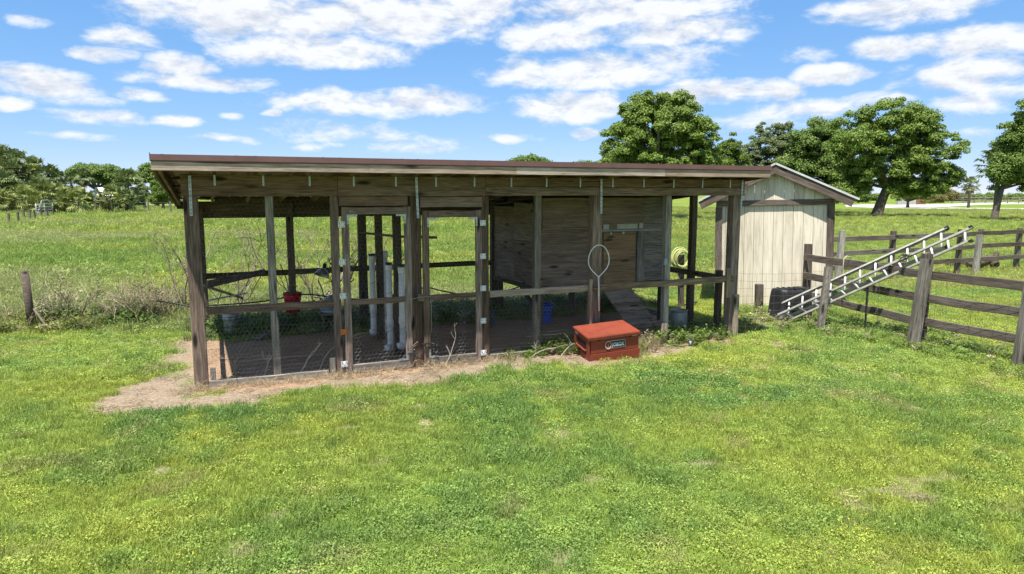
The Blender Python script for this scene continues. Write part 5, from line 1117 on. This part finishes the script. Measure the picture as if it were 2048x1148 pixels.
tree('dry_shrub', 1872, 120, [(1868,398,26,14),(1890,392,22,16),(1850,402,16,8)], 'tawny dry shrub beside the driveway pillars', leafmat('tawny_leaves', [(.17, .15, .05), (.24, .20, .08), (.18, .22, .06)]), 1.0, 26, 160, .4, .2, 50, cat='shrub', trunk=False)

def fan_palm_mesh(seed, n, R, dead):
    """a sabal crown: costa palmate fans on stalks, folded segments; local origin at the heart"""
    r = np.random.default_rng(seed); V = []; F = []
    for i in range(n):
        a = i * 2.39996 + r.normal() * .2; el = (r.uniform(-1.25, -.5) if dead else 1.4 - 2.2 * (i / n) + r.normal() * .12); d = Vector((math.cos(a) * math.cos(el), math.sin(a) * math.cos(el), math.sin(el))); st = R * r.uniform(.42, .68)
        hub = d * st + Vector((0, 0, -.04 * R)); side = d.cross(Vector((0, 0, 1))); side = side.normalized() if side.length > .05 else Vector((1, 0, 0)); up = side.cross(d).normalized(); fr = R * r.uniform(.42, .58); b = len(V)
        q = side * .02 * R; V += [-q, q, hub + q * .5, hub - q * .5]; F.append((b, b + 1, b + 2, b + 3)); m = 13
        ax = (d * r.uniform(.35, .95) + up * r.uniform(-.5, .75)).normalized()
        for k in range(m):
            t = (k + .5) / m * 2 - 1; an = t * 1.95; dr = (ax * math.cos(an) + side * math.sin(an) + d * .15).normalized(); L_ = fr * (1 - .25 * abs(t)) * r.uniform(.8, 1.1); w_ = side * math.cos(an) - ax * math.sin(an)
            mid = hub + dr * L_ * .58; tip = hub + dr * L_ + Vector((0, 0, -1)) * L_ * r.uniform(.1, .45); ww = w_ * fr * .075; fo = d * fr * .035; b = len(V)
            V += [hub, mid - ww + fo, tip, mid + ww - fo]; F.append((b, b + 1, b + 2, b + 3))
    me = mesh('crown', V, F); return me
PCROWN = [fan_palm_mesh(60 + i, 36, 1.0, False) for i in range(3)]; PCY = [fan_palm_mesh(70 + i, 34, 1.0, False) for i in range(2)]; PDEAD = [fan_palm_mesh(80 + i, 14, .92, True) for i in range(2)]
for m_ in PCROWN: m_.materials.append(PALMG)
for m_ in PCY: m_.materials.append(PALMY)
for m_ in PDEAD: m_.materials.append(PALMD)
PTR = MB(); PTR.tube([(0, 0, -.02), (.01, 0, .3), (0, .01, .7), (0, 0, 1)], [1.15, 1.0, .95, 1.1], 8); PTRUNK = mesh('trunk', PTR.V, PTR.F, True); PTRUNK.materials.append(M_PALMB)
def palm(px, py, rpx, d, i, label, group=None, yellow=False, dead=True):
    k = d / FPX; h = CH - (py - HY) * k; R = rpx * k; x = (px - 1024) * k; o = empty('palm_tree', (x, d, 0), i * 1.7); tag(o, label, 'palm', group)
    c = link('crown', (PCY if yellow else PCROWN)[i % (2 if yellow else 3)], None, o); c.location = (0, 0, h); c.scale = (R * 1.05, R * 1.05, R)
    t = link('trunk', PTRUNK, None, o); tr = .19; t.scale = (tr, tr, max(.3, h))
    if dead: e = link('dead_fronds', PDEAD[i % 2], None, o); e.location = (0, 0, h - .1 * R); e.scale = (R * .85, R * .85, R)
rp = random.Random(12)
def stand_top(px): return 318 + max(0, (px - 35) * .42) if px > 35 else 318 + max(0, (10 - px) * .12)
pal = [(22, 316, 30, 96), (48, 326, 32, 95), (0, 326, 32, 95), (78, 340, 31, 94), (108, 352, 29, 92), (128, 366, 27, 92), (-30, 325, 32, 96)]
for k in range(26):
    x_ = rp.uniform(-50, 132); t0 = stand_top(x_) + 18; pal.append((x_, t0 + rp.random() ** .8 * max(10, 402 - t0), rp.uniform(27, 35), rp.uniform(84, 95)))
for i, p in enumerate(pal): palm(*p, i, 'tall dark green sabal palm in the thick palm stand at far left', 'tall palms of the far left stand', i % 5 == 3, i % 2 == 0)
low = [(-12,404,32,79,1),(22,402,31,79,1),(56,396,34,78,1),(78,412,27,74,1),(92,396,36,76,1),(104,418,22,73,0),(122,394,36,76,1),(138,410,28,74,1)]
nth = ('first', 'second', 'third', 'fourth', 'fifth', 'sixth', 'seventh', 'eighth')
for i, p in enumerate(low): palm(*p[:4], i + 3, nth[i] + ' low bushy palm from the left in the front row of the far left stand', 'low front palms of the far left stand', bool(p[4]), i % 3 == 0)
for i, (p, lab) in enumerate((((165, 400, 33, 74), 'low palm at the right end of the front row beside the field gate'), ((262, 368, 36, 82), 'tall round headed palm standing alone right of the white roof'), ((228, 396, 33, 77), 'low bushy palm just right of the white roof'), ((176, 354, 22, 100), 'palm with drooping pale fronds in front of the dark oaks'), ((258, 402, 27, 79), 'low palm under the tall round headed palm'), ((152, 372, 26, 95), 'middle palm between the palm stand and the drooping palm'))):
    palm(*p, i + 1, lab, None, i in (0, 2), i in (1, 3))
palm(1931, 370, 20, 112, 1, 'lone brown skirted palm beyond the driveway at right', None, False, True)
palm(1985, 330, 44, 61.5, 2, 'fan palm poking out of the left side of the right edge oak', None, False, False)
# far buildings and walls
def build_far():
    p = D(204, 392, 100); o = empty('far_house', (p.x, 100, 0), .1); o.scale = (.5, .6, .95); tag(o, 'white metal roofed building mostly hidden behind the palms at left', 'house')
    t = MB(); t.box((0, 2.5, 1.05), (5.2, 4.2, 2.1)); t.build('wall', W_SIDING, o)
    t = MB(); t.add([(-3, 0, 2.1), (3, 0, 2.1), (3, 2.5, 3.3), (-3, 2.5, 3.3), (-3, 5, 2.1), (3, 5, 2.1), (-3, 0, 2.0), (3, 0, 2.0), (3, 5, 2.0), (-3, 5, 2.0)], [(0, 1, 2, 3), (3, 2, 5, 4), (6, 7, 1, 0), (0, 3, 4), (1, 5, 2), (8, 9, 4, 5), (6, 9, 8, 7), (6, 0, 4, 9), (7, 8, 5, 1)]); t.build('roof', M_TIN, o)
    for x in (-1.4, 1.2): t = MB(); t.box((0, 0, 0), (.9, .06, .9)); t.box((0, -.04, 0), (.05, .03, .9)); t.build('window', M_BLACK, o, Matrix.Translation((x, .39, 1.2)))
    p = D(1818, 400, 150); o = empty('gate_wall', (p.x, 150, 0)); tag(o, 'low pale entrance wall with a red brick end beyond the young tree', 'wall')
    t = MB(); t.box((-.5, 0, .75), (3.0, .4, 1.5)); t.box((-.5, 0, 1.55), (3.2, .5, .12)); t.build('pale_wall', M_DRIVE, o); t = MB(); t.box((2.3, 0, .55), (2.4, .4, 1.1)); t.box((2.3, 0, 1.13), (2.5, .46, .1)); t.build('brick_wall', plain('brick_red', (.26, .11, .075), .9, 0, .3, 12), o)
    for x in (-2.2, 1.05): t = MB(); t.box((x, 0, .95), (.6, .6, 1.9)); t.box((x, 0, 1.95), (.75, .75, .14)); t.build('pillar', M_DRIVE, o)
    A = D(1860, 400, 165); o = empty('rail_fence', (A.x, 165, 0)); tag(o, 'far pale rail fence along the road beyond the driveway', 'fence')
    for i in range(13): board('post', (i * 2.6, 0, 0), (i * 2.6, 0, 1.5), .16, .16, W_GREY, o, up=(0, 1, 0))
    for i in range(12):
        for z in (.5, .95, 1.35): board('rail', (i * 2.6, -.1, z), (i * 2.6 + 2.6, -.1, z), .05, .14, W_GREY, o)
build_far()
